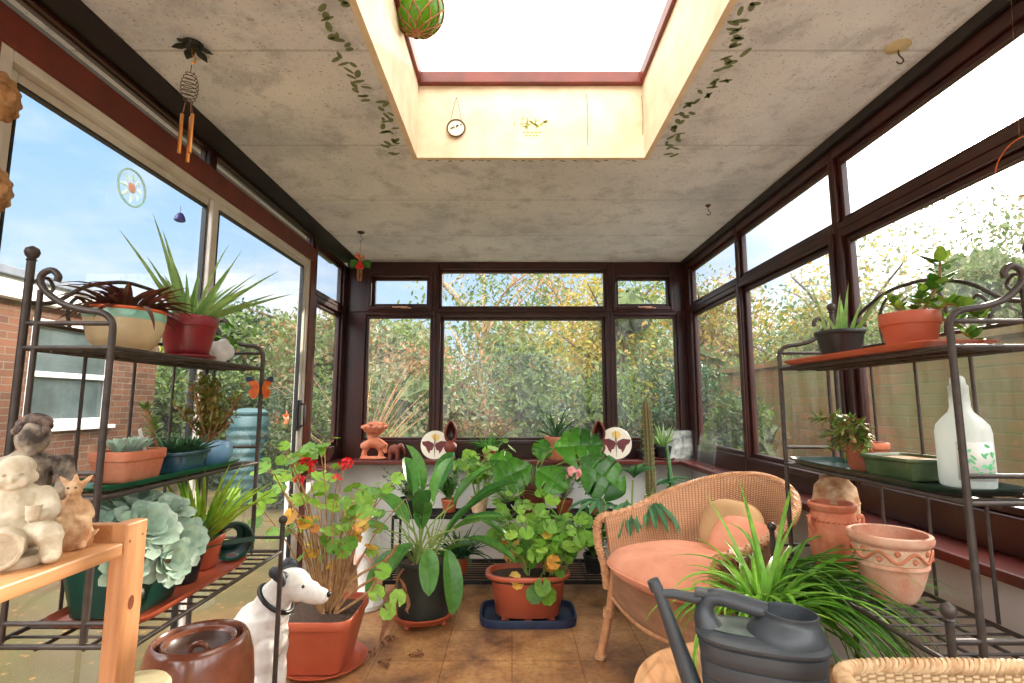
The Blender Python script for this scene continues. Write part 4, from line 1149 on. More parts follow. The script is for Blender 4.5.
for k in range(14):
    a = 2*PI*(k+.5)/14; z = .128+(-.009 if k % 2 == 0 else .009)
    q.ell((.1135*cos(a), .1135*sin(a), z), .006, 8, 6)
    c = []
    for j in range(9):
        w_ = j/8*4.6; rad = .010*(1-j/11); c.append((.1135*cos(a+rad*cos(w_)*8), .1135*sin(a+rad*cos(w_)*8), z+rad*sin(w_)))
    q.tube(c, .0032, 5)
q.obj('scroll_relief', M['terra_clay'], t)
t = thing('terracotta_urn', 'orange terracotta urn with small lugs behind the relief planter', 'urn', (1.03, 1.70, zq))
t.scale = (.84, .84, 1)
q = MB(); q.lathe([(.05, 0), (.062, .003), (.078, .05), (.086, .10), (.084, .15), (.074, .18), (.072, .19), (.080, .198), (.083, .21), (.078, .216), (.070, .214), (.066, .195), (.07, .14), (.001, .04)], 40, cap=False); q.obj('urn_body', M['terra_clay'], t)
for s_ in (-1, 1):
    q = MB(); q.tube(spline([(s_*.078, -.02, .17), (s_*.098, -.02, .175), (s_*.10, -.02, .15), (s_*.084, -.02, .13)], 5), .007, 8); q.obj('lug', M['terra_clay'], t)
q = MB()
for i in range(30): a = 2*PI*i/30; q.ell((.0835*cos(a), .0835*sin(a), .165), (.006, .006, .004), 6, 4)
q.obj('bead_band', M['terra_clay'], t)
t = thing('carved_vase', 'tall mottled brown clay vase beyond the orange urn on right stand', 'vase', (1.105, 1.80, zq))
t.scale = (1.25, 1.25, 1.0)
q = MB(); q.lathe([(.045, 0), (.05, .01), (.052, .12), (.056, .2), (.05, .25), (.036, .27), (.035, .285), (.001, .286)], 32); q.obj('vase_body', M['resin_tan'], t)
q = MB(); q.lathe([(.054, .195), (.0575, .2), (.054, .206)], 32, cap=False); q.obj('ring', M['resin_tan'], t)

# ================================================================ PINE STAND WITH FIGURES (left foreground)
t = thing('pine_stand', 'pine shelf stand holding garden figures at the left edge', 'stand', (-.80, .62, 0))
def pb(mb, x0, x1, y0, y1, z0, z1): mb.box(x0+.80, x1+.80, y0-.62, y1-.62, z0, z1); return mb
pb(MB(), -1.02, -.66, .26, .905, .883, .905).obj('top_board', M['pine'], t, smooth=False, bevel=.003)
for x0, x1, y0, y1 in ((-.685, -.657, .893, .957), (-1.02, -.992, .893, .957), (-.685, -.657, .26, .32), (-1.02, -.992, .26, .32)):
    o = pb(MB(), x0, x1, y0+.014, y1, 0, .935 if y0 > .5 else .882).obj('post', M['pine_up'], t, smooth=False, bevel=.003)
    if x0 > -.7 and y0 > .5:
        q = MB(); q.lathe([(.001, 0), (.008, .0002), (.009, -.0004)], 14, cap=False)
        for (yy, zz) in ((.93-.62, .80), (.915-.62, .905), (.945-.62, .91)):
            kq = MB(); ring = [(x1+.80+.0006, yy+(.007 if zz == .80 else .0022)*cos(a), zz+(.012 if zz == .80 else .0022)*sin(a)) for a in [2*PI*j/14 for j in range(14)]]
            kq.fan((x1+.80+.0006, yy, zz), ring); kq.obj('knot' if zz == .80 else 'screw', M['knot'], o, smooth=False)
pb(MB(), -.992, -.685, .925, .945, .885, .930).obj('end_rail', M['pine'], t, smooth=False, bevel=.002)
pb(MB(), -.992, -.685, .27, .92, .30, .318).obj('lower_board', M['pine'], t, smooth=False, bevel=.003)

def grown(name, m, par, build, vox=.003, at=None):
    q = MB(); build(q); return q.obj(name, m, par, remesh=vox, at=at)
def limb(q, pts, rs, n=12): q.tube(spline(pts, 4), [rs[min(len(rs)-1, i*(len(rs))//(4*(len(pts)-1)+1))] for i in range(4*(len(pts)-1)+1)], n); [q.ell(p, r*1.02, 10, 6) for p, r in zip(pts, rs)]

# monk-like figure with a barrel
T = .905
t = thing('garden_figure', 'pale stone garden figure sitting astride a barrel and holding a cup', 'statue', (-.748, .79, T), 0)
t.scale = (.68, .68, .68)
t.rotation_euler = (0, 0, math.radians(35))
def f1(q):
    q.ell((0, 0, .012), (.085, .075, .014), 20, 8); q.lathe([(.08, 0), (.082, .012), (.075, .022)], 24)
    limb(q, [(0, .02, .05), (0, .015, .10), (0, .012, .135)], [.058, .055, .044])
    q.ell((0, .012, .145), (.052, .038, .025), 14, 8)
    q.ell((0, -.002, .185), (.034, .034, .040), 18, 12)           # head
    q.ell((0, -.034, .182), (.006, .008, .008), 8, 6)              # nose
    q.ell((-.018, -.026, .175), (.011, .010, .011), 8, 6); q.ell((.018, -.026, .175), (.011, .010, .011), 8, 6)
    q.ell((0, -.030, .164), (.011, .006, .004), 8, 5)
    q.ell((-.034, 0, .182), (.006, .008, .011), 8, 6); q.ell((.034, 0, .182), (.006, .008, .011), 8, 6)
    q.ell((0, .004, .205), (.034, .035, .026), 16, 8)
    limb(q, [(-.05, .01, .14), (-.066, -.02, .105), (-.045, -.052, .088)], [.021, .019, .013])
    limb(q, [(.05, .01, .14), (.068, -.025, .11), (.055, -.06, .105)], [.021, .019, .013])
    for k in range(4):
        q.tube([(-.045+.004*k, -.052, .094-.007*k), (-.02+.003*k, -.066, .092-.008*k)], .0042, 6)
        q.tube([(.05, -.062, .117-.007*k), (.036, -.07, .117-.007*k)], .0042, 6)
    limb(q, [(-.035, -.01, .06), (-.07, -.045, .062), (-.078, -.055, .02)], [.028, .026, .020]); q.ell((-.08, -.07, .018), (.016, .026, .012), 10, 6)
    limb(q, [(.035, -.01, .06), (.07, -.045, .062), (.078, -.055, .02)], [.028, .026, .020]); q.ell((.08, -.07, .018), (.016, .026, .012), 10, 6)
grown('body', M['stone_white'], t, f1)
q = MB()
q.lathe([(.001, -.045), (.034, -.045), (.036, -.041), (.040, 0), (.037, .036)], 28)
for v in range(len(q.v)):
    x, y, z = q.v[v]; q.v[v] = (x, z-.055, y+.048)
bo = q.obj('barrel', M['stone_white'], t)
q = MB(); ring = [(.036*cos(a), -.101, .048+.036*sin(a)) for a in [2*PI*k/28 for k in range(28)]]; q.tube(ring, .0045, 7, closed=True)
for k in (-.5, .1, .6): q.tube([(-.034*math.sqrt(1-k*k*.8), -.1012, .048+.03*k), (.034*math.sqrt(1-k*k*.8), -.1012, .048+.03*k)], .001, 5)
q.obj('barrel_hoop', M['stone_white'], bo)
q = MB(); q.lathe([(.012, 0), (.015, .03), (.013, .03), (.010, .004)], 16, c=(.045, -.07, .1)); q.obj('cup', M['stone_white'], t)
q = MB()
for s_ in (-1, 1): q.ell((s_*.013, -.032, .192), (.005, .003, .003), 8, 5)
q.obj('eyes', M['stone_grey'], t)

# dark-haired seated boy
t = thing('garden_figure', 'weathered grey seated boy statue with dark curly hair behind the pale figure', 'statue', (-.815, .878, T), math.radians(30))
t.scale = (.82, .82, .86)
def f2(q):
    q.ell((0, 0, .03), (.055, .05, .032), 16, 8)
    limb(q, [(0, .02, .05), (-.002, .015, .10), (0, .004, .145)], [.045, .044, .042]); q.ell((0, .004, .155), (.060, .030, .022), 14, 8)
    q.tube([(0, 0, .16), (.008, -.016, .19)], .016, 10)
    q.ell((.012, -.028, .208), (.029, .030, .034), 18, 12)
    q.ell((.012, -.058, .202), (.005, .007, .007), 8, 6); q.ell((.012, -.052, .186), (.010, .006, .004), 8, 5); q.ell((.012, -.045, .178), (.012, .012, .008), 8, 6)
    limb(q, [(.058, .004, .155), (.066, -.02, .11), (.045, -.048, .072)], [.018, .015, .011])
    limb(q, [(-.058, .004, .155), (-.078, -.0, .11), (-.06, -.035, .08)], [.018, .015, .011])
    limb(q, [(.03, 0, .04), (.052, -.06, .065), (.04, -.07, .014)], [.027, .022, .015]); q.ell((.04, -.085, .01), (.013, .025, .010), 8, 6)
    limb(q, [(-.03, 0, .04), (-.05, -.06, .062), (-.036, -.07, .014)], [.027, .022, .015]); q.ell((-.036, -.085, .01), (.013, .025, .010), 8, 6)
    for k in range(4):
        q.tube([(.045, -.05-.003*k, .074-.006*k), (.02, -.062-.003*k, .07-.006*k)], .004, 6)
grown('body', M['stone_grey'], t, f2)
q = MB(); rr = random.Random(3)
for k in range(60):
    a = rr.uniform(0, 2*PI); e = rr.uniform(.1, 1.5)
    if sin(a)*cos(e) < -.75: continue
    q.ell((.012+.030*cos(a)*cos(e), -.022+.031*sin(a)*cos(e), .216+.032*sin(e)), .008, 7, 5)
q.obj('hair', M['stone_dark'], t, remesh=.003)
grown('cloth', M['stone_dark'], t, lambda q: (q.ell((0, -.02, .055), (.062, .045, .018), 14, 8), q.ell((.035, -.06, .07), (.03, .03, .014), 10, 6), q.ell((0, .01, .02), (.07, .06, .02), 14, 6)), .005)

# small jester / dragon
t = thing('jester_figurine', 'small tan resin figurine with pointed ears crouching on a stump', 'figurine', (-.728, .876, T), math.radians(25))
t.scale = (.84, .84, .92)
def f3(q):
    q.lathe([(.036, 0), (.038, .01), (.034, .03), (.030, .042)], 18)
    limb(q, [(0, 0, .035), (0, .0, .06), (0, -.002, .082)], [.022, .021, .014])
    q.ell((0, -.004, .102), (.0145, .015, .016), 12, 8); q.ell((0, -.020, .098), (.005, .010, .006), 8, 6); q.ell((0, -.014, .088), (.008, .008, .007), 8, 5)
    for s_ in (-1, 1):
        q.tube([(s_*.010, .0, .108), (s_*.020, .002, .118), (s_*.027, .002, .126)], [.006, .005, .0015], 7)
        limb(q, [(s_*.018, 0, .075), (s_*.030, -.006, .055), (s_*.016, -.022, .052)], [.009, .008, .006])
        limb(q, [(s_*.014, -.004, .04), (s_*.028, -.02, .045), (s_*.026, -.026, .012)], [.012, .010, .008]); q.ell((s_*.028, -.034, .008), (.008, .014, .006), 8, 5)
        q.tube([(s_*.024, .0, .03), (s_*.040, -.004, .022), (s_*.046, -.004, .03)], [.007, .005, .002], 6)
    q.tube([(0, 0, .115), (.0, .0, .13)], [.007, .002], 7)
    q.ell((0, .006, .06), (.024, .016, .024), 10, 6)
grown('body', M['resin_tan'], t, f3, .0024)
q = MB()
for s_ in (-1, 1): q.ell((s_*.006, -.0185, .106), (.0022, .0015, .0018), 6, 4)
q.obj('eyes', M['stone_dark'], t)

# ---- crock on the floor beneath the rack
t = thing('stoneware_crock', 'brown glazed stoneware crock with sunken lid beneath the left plant stand', 'crock', (-.935, 1.63, 0))
t.scale = (.84, .84, 1.02)
q = MB(); q.lathe([(.10, 0), (.135, .004), (.16, .06), (.180, .20), (.184, .30), (.176, .38), (.160, .425), (.150, .438), (.142, .440), (.136, .434), (.133, .40), (.12, .35), (.001, .34)], 56, cap=False)
q.obj('crock_body', M['crock'], t)
q = MB(); q.lathe([(.001, .395), (.05, .397), (.085, .402), (.100, .418), (.108, .428), (.116, .430), (.120, .424), (.122, .39), (.118, .37)], 48, cap=False); lid = q.obj('lid', M['crock_in'], t)
q = MB(); q.lathe([(.100, .420), (.108, .430), (.117, .4315), (.1205, .425), (.1225, .40)], 48, cap=False); q.obj('lid_rim', M['crock'], lid)
q = MB(); q.tube(spline([(-.03, 0, .398), (-.024, 0, .412), (0, 0, .418), (.024, 0, .412), (.03, 0, .398)], 4), .009, 10); q.obj('lid_handle', M['crock'], lid)
# cream tub by the pine stand
t = thing('cream_tub', 'cream lidded plastic tub on the floor behind the pine stand post', 'tub', (-.80, 1.155, 0.0))
t.scale = (1, 1, 1.04)
q = MB(); q.lathe([(.055, 0), (.062, .003), (.068, .50), (.066, .505)], 32); q.obj('tub_body', M['cream_pl'], t)
q = MB(); q.lathe([(.070, .50), (.072, .503), (.072, .522), (.066, .53), (.001, .531)], 32, cap=False); q.obj('lid', M['cream_pl'], t)

# ---- dog statue
DY = 2.06
t = thing('dog_statue', 'white ceramic terrier statue with black ears sitting before the square terracotta pot', 'dog statue', (-.945, DY-.02, 0))
t.scale = (1.09, 1.09, 1.09)
def dog(q):
    q.ell((-.075, 0, .11), (.125, .092, .115), 18, 12)
    limb(q, [(-.075, 0, .13), (-.045, 0, .21), (-.005, 0, .28), (.03, 0, .325)], [.100, .098, .088, .070], 16)
    q.ell((.025, 0, .25), (.070, .060, .085), 16, 10)
    limb(q, [(.025, 0, .33), (.045, 0, .375), (.075, 0, .41)], [.062, .058, .054], 14)
    q.ell((.100, 0, .425), (.064, .054, .050), 18, 12)
    limb(q, [(.120, 0, .412), (.165, 0, .395), (.205, 0, .382)], [.045, .036, .027], 14)
    q.ell((.186, 0, .368), (.032, .021, .013), 12, 8)
    for s_ in (-1, 1):
        limb(q, [(.035, s_*.046, .24), (.048, s_*.050, .13), (.052, s_*.048, .02)], [.038, .027, .023], 12)
        q.ell((.074, s_*.048, .015), (.038, .025, .016), 12, 6)
        limb(q, [(-.08, s_*.064, .11), (-.01, s_*.080, .118), (-.045, s_*.080, .03)], [.060, .042, .026], 12)
        q.ell((-.005, s_*.080, .016), (.050, .023, .017), 12, 6)
        q.ell((.125, s_*.033, .434), (.020, .016, .014), 10, 6)
    limb(q, [(-.15, 0, .04), (-.185, .02, .022), (-.17, .06, .018)], [.018, .013, .009], 8)
grown('body', M['dogwhite'], t, dog, .0055)
for s_ in (-1, 1):
    q = MB()
    q.tube(spline([(.062, s_*.036, .462), (.060, s_*.050, .476), (.080, s_*.058, .466), (.092, s_*.060, .446), (.094, s_*.058, .432)], 3), [.010, .014, .018, .020, .020, .019, .018, .017, .015, .013, .010, .007, .003], 10)
    q.ell((.075, s_*.036, .458), (.028, .020, .018), 10, 7)
    q.obj('ear', M['dogblack'], t)
    q = MB(); q.ell((.152, s_*.0325, .424), .0062, 10, 7); q.obj('eye', M['black'], t)
q = MB(); q.ell((.230, 0, .388), (.009, .012, .010), 12, 8); q.obj('nose', M['black'], t)
q = MB(); nrm = Vector((.62, 0, .78)).normalized(); a_ = Vector((0, 1, 0)); b_ = nrm.cross(a_)
q.tube([Vector((.048, 0, .374))+a_*.061*cos(w_)+b_*.066*sin(w_) for w_ in [2*PI*k/36 for k in range(36)]], .008, 8, closed=True); col = q.obj('collar', M['black'], t)
q = MB(); q.lathe([(.001, 0), (.010, 0), (.010, .003), (.001, .003)], 14, c=(.106, 0, .318)); q.obj('tag', M['metalgrey'], col)

# ================================================================ WICKER CHAIR
CH = (.828, 2.305); CA = math.radians(-66)
ch = thing('wicker_armchair', 'woven cane tub armchair with rolled rim facing into the room', 'armchair', (CH[0], CH[1], 0), CA)
def plan(s, flare):
    """s 0..1 from the end of one arm round the back to the other"""
    Rr = .305; A_ = .27
    tot = 2*A_+PI*Rr; d = s*tot
    if d < A_: x, y, nx, ny = -Rr, -A_+d, -1, 0
    elif d < A_+PI*Rr:
        a = (d-A_)/Rr; x, y, nx, ny = -Rr*cos(a), Rr*sin(a), -cos(a), sin(a)
    else: x, y, nx, ny = Rr, A_-(d-A_) - A_ + 0.0, 1, 0; y = -(d-A_-PI*Rr)
    return Vector((x+nx*flare, y+ny*flare, 0))
def rimz(s): return .605+.195*(sin(PI*s)**2.2)
NS = 72
q = MB(); rows = []
for j in range(13):
    v = j/12; row = []
    for i in range(NS+1):
        s_ = i/NS; z = .27+(rimz(s_)-.27)*v; fl = -.01+.055*v**1.6
        p = plan(s_, fl); p.z = z; row.append(p)
    rows.append(row)
q.grid(rows); q.obj('woven_shell', M['weave'], ch, solid=.014)
# rolled rim: a fat tube with a spiral binding
rim = []
for i in range(NS+1):
    s_ = i/NS; p = plan(s_, .058); p.z = rimz(s_); rim.append(p)
arm = lambda e, sg: [Vector((e.x, e.y-.022, e.z-.012)), Vector((e.x, e.y-.034, e.z-.045)), Vector((e.x-sg*.002, e.y-.030, e.z-.12)), Vector((e.x-sg*.02, e.y-.016, .40)), Vector((e.x-sg*.035, e.y-.006, .29))]
full = spline(arm(rim[0], -1)[::-1], 6)[:-1]+[arm(rim[0], -1)[0]]+rim+spline(arm(rim[-1], 1), 6)
q = MB(); q.tube(full, .017, 12); q.obj('rolled_rim', M['cane'], ch)
q = MB(); dense = []
for i in range(len(full)-1):
    for k in range(3): dense.append(full[i].lerp(full[i+1], k/3))
tot = 0; pts = []; up = Vector((0, 0, 1))
for st_i in range(2):
    pts = []; tot = st_i*PI
    for i in range(len(dense)-1):
        d = dense[i+1]-dense[i]; 
        if d.length < 1e-7: continue
        dn = d.normalized(); a1 = dn.orthogonal().normalized() if abs(dn.z) > .95 else dn.cross(up).normalized(); a2 = a1.cross(dn)
        sub = max(1, int(d.length/.004))
        for k in range(sub):
            tot += d.length/sub*260; pts.append(dense[i]+d*(k/sub)+(a1*cos(tot)+a2*sin(tot))*.0185)
    q.tube(pts, .0042, 5)
q.obj('rim_binding', M['cane'], ch)
# front apron with curved lower edge
q = MB(); rows = []
for j in range(7):
    v = j/6; row = []
    for i in range(25):
        u = i/24; x = -.308+.616*u; zb = .235+.045*abs(2*u-1)**2*1.0; z = zb+(.40-zb)*v
        row.append((x, -.266-.03*sin(PI*u)-.012*(1-v), z))
    rows.append(row)
q.grid(rows); q.obj('front_apron', M['weave_b'] if False else M['weave'], ch, solid=.012)
q = MB(); q.tube([(-.31+.62*i/24, -.280-.03*sin(PI*i/24), .232+.045*abs(2*i/24-1)**2) for i in range(25)], .010, 8); q.obj('apron_braid', M['cane'], ch)
q = MB(); q.box(-.28, .28, -.255, .2, .375, .392); q.obj('seat_base', M['cane'], ch, smooth=False)
for sx, sy, tx, ty in ((-.285, -.25, -.305, -.34), (.285, -.25, .305, -.34), (-.19, .17, -.24, .26), (.19, .17, .24, .26)):
    q = MB(); q.tube([(tx, ty, 0), (sx+(tx-sx)*.45, sy+(ty-sy)*.45, .2), (sx, sy, .40)], [.019, .020, .022], 12); lg = q.obj('leg', M['canleg'], ch)
    q = MB()
    for z in (.185, .195, .205, .215, .012, .022):
        k = 1-z/.4; cx, cy = sx+(tx-sx)*k, sy+(ty-sy)*k; q.tube([(cx+.0215*cos(a), cy+.0215*sin(a), z) for a in [2*PI*i/14 for i in range(14)]], .0045, 6, closed=True)
    q.obj('leg_wrapping', M['cane'], lg)

def cushion(par_loc, rz, sx, sy, h, label, m, power=3.2, tilt=None, name='cushion'):
    t = thing(name, label, 'cushion', par_loc, rz)
    if tilt: t.rotation_euler = tilt
    q = MB(); pr = []
    for i in range(15):
        a = -PI/2+PI*i/14; pr.append((max(.001, cos(a)**.42), sin(a)*.5*(abs(sin(a))**.15 if a else 1)))
    q.lathe([(r, z*h) for r, z in pr], 48, sx=sx, sy=sy, power=power); q.obj('cover', m, t)
    q = MB(); ring = []
    for j in range(64):
        a = 2*PI*j/64; k = (abs(cos(a))**power+abs(sin(a))**power)**(-1/power); ring.append((sx*1.003*k*cos(a), sy*1.003*k*sin(a), 0))
    q.tube(ring, .0035, 6, closed=True); q.obj('piping', m, t)
    return t
Rm = Matrix.Rotation(CA, 3, 'Z')
def chp(x, y, z): v = Rm @ Vector((x, y, 0)); return (CH[0]+v.x, CH[1]+v.y, z)
cushion(chp(0, -.115, .450), CA, .292, .285, .135, 'thick peach cotton seat cushion on the wicker armchair', M['cushion'], 2.8, name='seat_cushion')
cushion(chp(-.02, .18, .575), CA, .17, .13, .09, 'beige cotton cushion leaning in the corner of the armchair back', M['beige'], 2.8, tilt=(math.radians(68), 0, CA))
cushion(chp(.12, .11, .555), CA, .15, .105, .085, 'small peach cushion leaning against the beige one in the armchair', M['cushion'], 2.8, tilt=(math.radians(56), math.radians(8), CA+.2))

# ---- round pine table
t = thing('round_table', 'low round varnished pine table under the watering can', 'table', (.60, 1.30, 0))
q = MB(); q.lathe([(.001, .424), (.285, .424), (.302, .430), (.306, .438), (.302, .447), (.29, .45), (.001, .45)], 64, cap=False); q.obj('table_top', M['pine'], t)
for k in range(3):
    a = 2*PI*k/3+.5; q = MB(); q.tube([(cos(a)*.24, sin(a)*.24, 0), (cos(a)*.16, sin(a)*.16, .424)], [.014, .019], 12); q.obj('leg', M['pine_up'], t)
q = MB(); q.lathe([(.16, .39), (.165, .40), (.165, .42), (.155, .423)], 32); q.obj('apron', M['pine_up'], t)

# ---- watering can: oval tank, handle opening on top, wide filler at one end, spout with stay
WZ = .4502
wc = thing('watering_can', 'charcoal plastic watering can with wide filler standing on the round table', 'watering can', (.532, 1.165, WZ), math.radians(-22))
wc.scale = (.98, 1.0, .97)
q = MB()
def ov(sx, sy, z, cx=0, n=40, pw=2.7):
    row = []
    for j in range(n):
        a = 2*PI*j/n; k = (abs(cos(a))**pw+abs(sin(a))**pw)**(-1/pw); row.append((cx+sx*k*cos(a), sy*k*sin(a), z))
    return row
rows = [ov(.002, .002, 0), ov(.108, .062, 0), ov(.116, .070, .006)]
for k in range(5):
    z = .012+.036*k; rows += [ov(.118+.002*k, .072+.001*k, z), ov(.120+.002*k, .0745+.001*k, z+.018), ov(.119+.002*k, .0735+.001*k, z+.032), ov(.1165+.002*k, .0705+.001*k, z+.034)]
rows += [ov(.130, .080, .194), ov(.134, .083, .197), ov(.134, .083, .203), ov(.128, .078, .207), ov(.118, .068, .212), ov(.002, .002, .215)]
q.grid(rows, close_u=True); q.obj('tank', M['can'], wc)
q = MB()  # filler dome and mouth on the right
rows = []
for r, z, cx in ((.078, .203, .050), (.077, .216, .050), (.070, .232, .054), (.060, .244, .058), (.055, .252, .060), (.056, .256, .060), (.0565, .261, .060), (.052, .262, .060), (.050, .254, .060), (.052, .20, .055), (.001, .13, .05)):
    rows.append([(cx+r*cos(a), r*.92*sin(a), z-(.04*cos(a)*r if z > .21 and z != .216 else 0)) for a in [2*PI*j/36 for j in range(36)]])
q.grid(rows, close_u=True); q.obj('filler', M['can'], wc)
q = MB()  # grip: front post, long bar running into the filler
gp = [(-.100, 0, .195), (-.112, 0, .23), (-.104, 0, .262), (-.085, 0, .272), (-.05, 0, .268), (-.02, 0, .262), (.015, 0, .256)]
q.tube(spline(gp, 5), [.034, .032, .030, .028, .026, .024, .022, .020]+[.018]*23, 14)
for i_ in range(len(q.v)): x_, y_, z_ = q.v[i_]; q.v[i_] = (x_, y_*1.25, z_)
q.obj('handle', M['can'], wc)
q = MB(); rows = [ov(.075, .045, .2145, -.035, 30), ov(.073, .043, .2152, -.035, 30), ov(.002, .002, .2150, -.035, 30)]; q.grid(rows, close_u=True); q.obj('recess', M['can_pale'], wc)
q = MB(); q.tube([(-.118, 0, .022), (-.145, 0, .07), (-.205, 0, .245), (-.216, 0, .275)], [.026, .022, .0135, .0125], 14)
q.tube([(-.214, 0, .262), (-.18, 0, .266), (-.13, 0, .262), (-.105, 0, .268)], [.010, .011, .012, .012], 10)
q.tube([(-.216, 0, .27), (-.226, 0, .292)], [.0155, .0145], 14)
q.obj('spout', M['can'], wc)
q = MB(); q.obox(Matrix.Translation((-.105, 0, .278)) @ Matrix.Rotation(.02, 4, 'Y'), .055, .034, .012); q.obj('handle_clip', M['can'], wc, smooth=False, bevel=.003)

# ---- spider plant on the table behind the can
t = at_plant('potted_spider_plant', 'big arching spider plant in dark green pot behind the watering can', .685, 1.475, WZ)
pot(t, .072, .055, .125, M['greenpl'], .004, .018)
q = MB(); rr = random.Random(9)
for k in range(125):
    a = rr.uniform(0, 2*PI); el = rr.uniform(.45, 1.5); ln = rr.uniform(.18, .40)
    if sin(a) < -.2: ln *= .6
    if .0 < a < 1.0 or a > 5.6: ln *= 1.15
    blade(q, (cos(a)*rr.uniform(0, .04), sin(a)*rr.uniform(0, .04), .11), a, ln, rr.uniform(.014, .024), el, rr.uniform(1.0, 2.9), 'grass', 10, .3, twist=rr.uniform(-.6, .6), yaw=rr.uniform(-1.3, 1.3))
for k in range(5):
    a = rr.uniform(.0, 2.4); blade(q, (rr.uniform(-.03, .03), rr.uniform(-.02, .03), .11), a, rr.uniform(.30, .40), .022, rr.uniform(1.2, 1.5), rr.uniform(.1, .6), 'grass', 9, .3)
q.obj('leaves', L['spider'], t)
# second, longer grassy plant trailing over the right-hand side
t = at_plant('trailing_spider_plant', 'long dark grassy leaved plant trailing down between the table and right stand', .79, 1.70, 0)
pot(t, .10, .075, .20, M['terra'], .005, .03)
q = MB(); stems = MB()
stems.tube(spline([(0, 0, .18), (.0, -.01, .35), (0, -.04, .52)], 4), .022, 8); stems.obj('stem', M['woodstem'], t)
for k in range(110):
    a = -.62+rr.gauss(0, .38); el = rr.uniform(.25, 1.25)
    blade(q, (rr.uniform(-.03, .03), -.04+rr.uniform(-.03, .03), .52+rr.uniform(-.04, .02)), a, rr.uniform(.32, .56), rr.uniform(.012, .02), el, rr.uniform(1.2, 2.3), 'grass', 11, .3, twist=rr.uniform(-.5, .5), yaw=rr.uniform(-.5, .5))
for k in range(40):
    a = rr.uniform(0, 2*PI); blade(q, (0, -.04, .5), a, rr.uniform(.15, .3), .013, rr.uniform(.6, 1.4), rr.uniform(.6, 1.8), 'grass', 9, .3)
q.obj('leaves', leafmat('deep_grass_leaf', [(70, 118, 40), (100, 156, 52), (56, 98, 36), (124, 176, 66)], rough=.3), t)

# ---- willow basket at the lower right corner
BXc, BYc, BZ = .82, .865, .688
t = thing('willow_basket', 'tall pale willow basket with braided rim at the lower right corner', 'basket', (BXc, BYc, 0), math.radians(-2))
q = MB(); rows = []
for j in range(13):
    v = j/12; rows.append(ov(.225+.035*v, .085+.02*v, .01+(BZ-.03)*v, 0, 64, 5))
for r in rows: r.append(r[0])
q.grid(rows); q.obj('woven_side', M['weave_b'], t, solid=.01)
q = MB(); q.grid([ov(.002, .002, .012, 0, 40, 5), ov(.222, .083, .012, 0, 40, 5)], close_u=True); q.obj('basket_floor', M['cane_lt'], t, solid=.01)
q = MB()
ring = [Vector(p) for p in ov(.262, .107, BZ-.012, 0, 440, 5)]
for ph in range(4):
    pts = []
    for i, p in enumerate(ring):
        w_ = i/440*2*PI*44+ph*2*PI/4; rad = p.copy(); rad.z = 0; rad.normalize()
        pts.append(p+rad*.009*cos(w_)+Vector((0, 0, .009*sin(w_))))
    q.tube(pts, .0052, 6, closed=True)
q.obj('braided_rim', M['cane_lt'], t)

# ================================================================ FLOOR PLANTS AT THE BACK
def geranium(q_leaf, q_yel, stems, base, reach, hgt, n_st, nl, lr, rr, yel=.12, azr=None, spread=.5):
    """branching woody stems each carrying round scalloped leaves"""
    for k in range(n_st):
        a = rr.uniform(*azr) if azr else rr.uniform(0, 2*PI)
        d = reach*rr.uniform(.25, 1); h = hgt*rr.uniform(.45, 1)
        b0 = Vector(base)+Vector((cos(a)*.03, sin(a)*.03, 0))
        e = Vector(base)+Vector((cos(a)*d, sin(a)*d, h))
        m_ = b0.lerp(e, .5)+Vector((-cos(a)*.05*reach, -sin(a)*.05*reach, .12*h)); m_ += Vector((rr.uniform(-.02, .02), rr.uniform(-.02, .02), 0))
        st = spline([b0, m_, e], 5); stems.tube(st, [.0040*(1-.05*i) for i in range(len(st))], 6)
        for j in range(nl):
            i0 = rr.randint(4, len(st)-1); p = st[i0]
            dv = Vector((rr.uniform(-1, 1), rr.uniform(-1, 1), rr.uniform(-.1, .9))).normalized()*rr.uniform(.03, .085)
            c = p+dv; stems.tube([p, p+dv*.6+Vector((0, 0, .006)), c], [.0017, .0015, .0012], 4, caps=False)
            nn = Vector((dv.x*8+rr.uniform(-.6, .6), dv.y*8+rr.uniform(-.6, .6)-.5, rr.uniform(.5, 1.3)))
            rleaf(q_yel if (rr.random() < yel and c.z < base[2]+hgt*.6) else q_leaf, c, nn, lr*rr.uniform(.6, 1.15), rr=rr)
def umbel(par, c, r, n, m, rr, stem_from=None, stems=None):
    q = MB()
    for _ in range(n*2):
        v = Vector((rr.uniform(-1, 1), rr.uniform(-1, 1), rr.uniform(-.5, 1))).normalized()*r*rr.uniform(.5, 1)
        nn = v.normalized(); a = nn.orthogonal().normalized(); b = nn.cross(a)
        for k in range(5):
            t = 2*PI*k/5; d = (a*cos(t)+b*sin(t)); oleaf(q, Vector(c)+v, d+nn*.3, nn, r*.27, r*.24, n=3)
    if stem_from is not None: stems.tube(spline([stem_from, (Vector(stem_from)+Vector(c))/2+Vector((0, 0, .01)), c], 4), .0022, 5)
    return q.obj('flower_head', m, par, smooth=False)

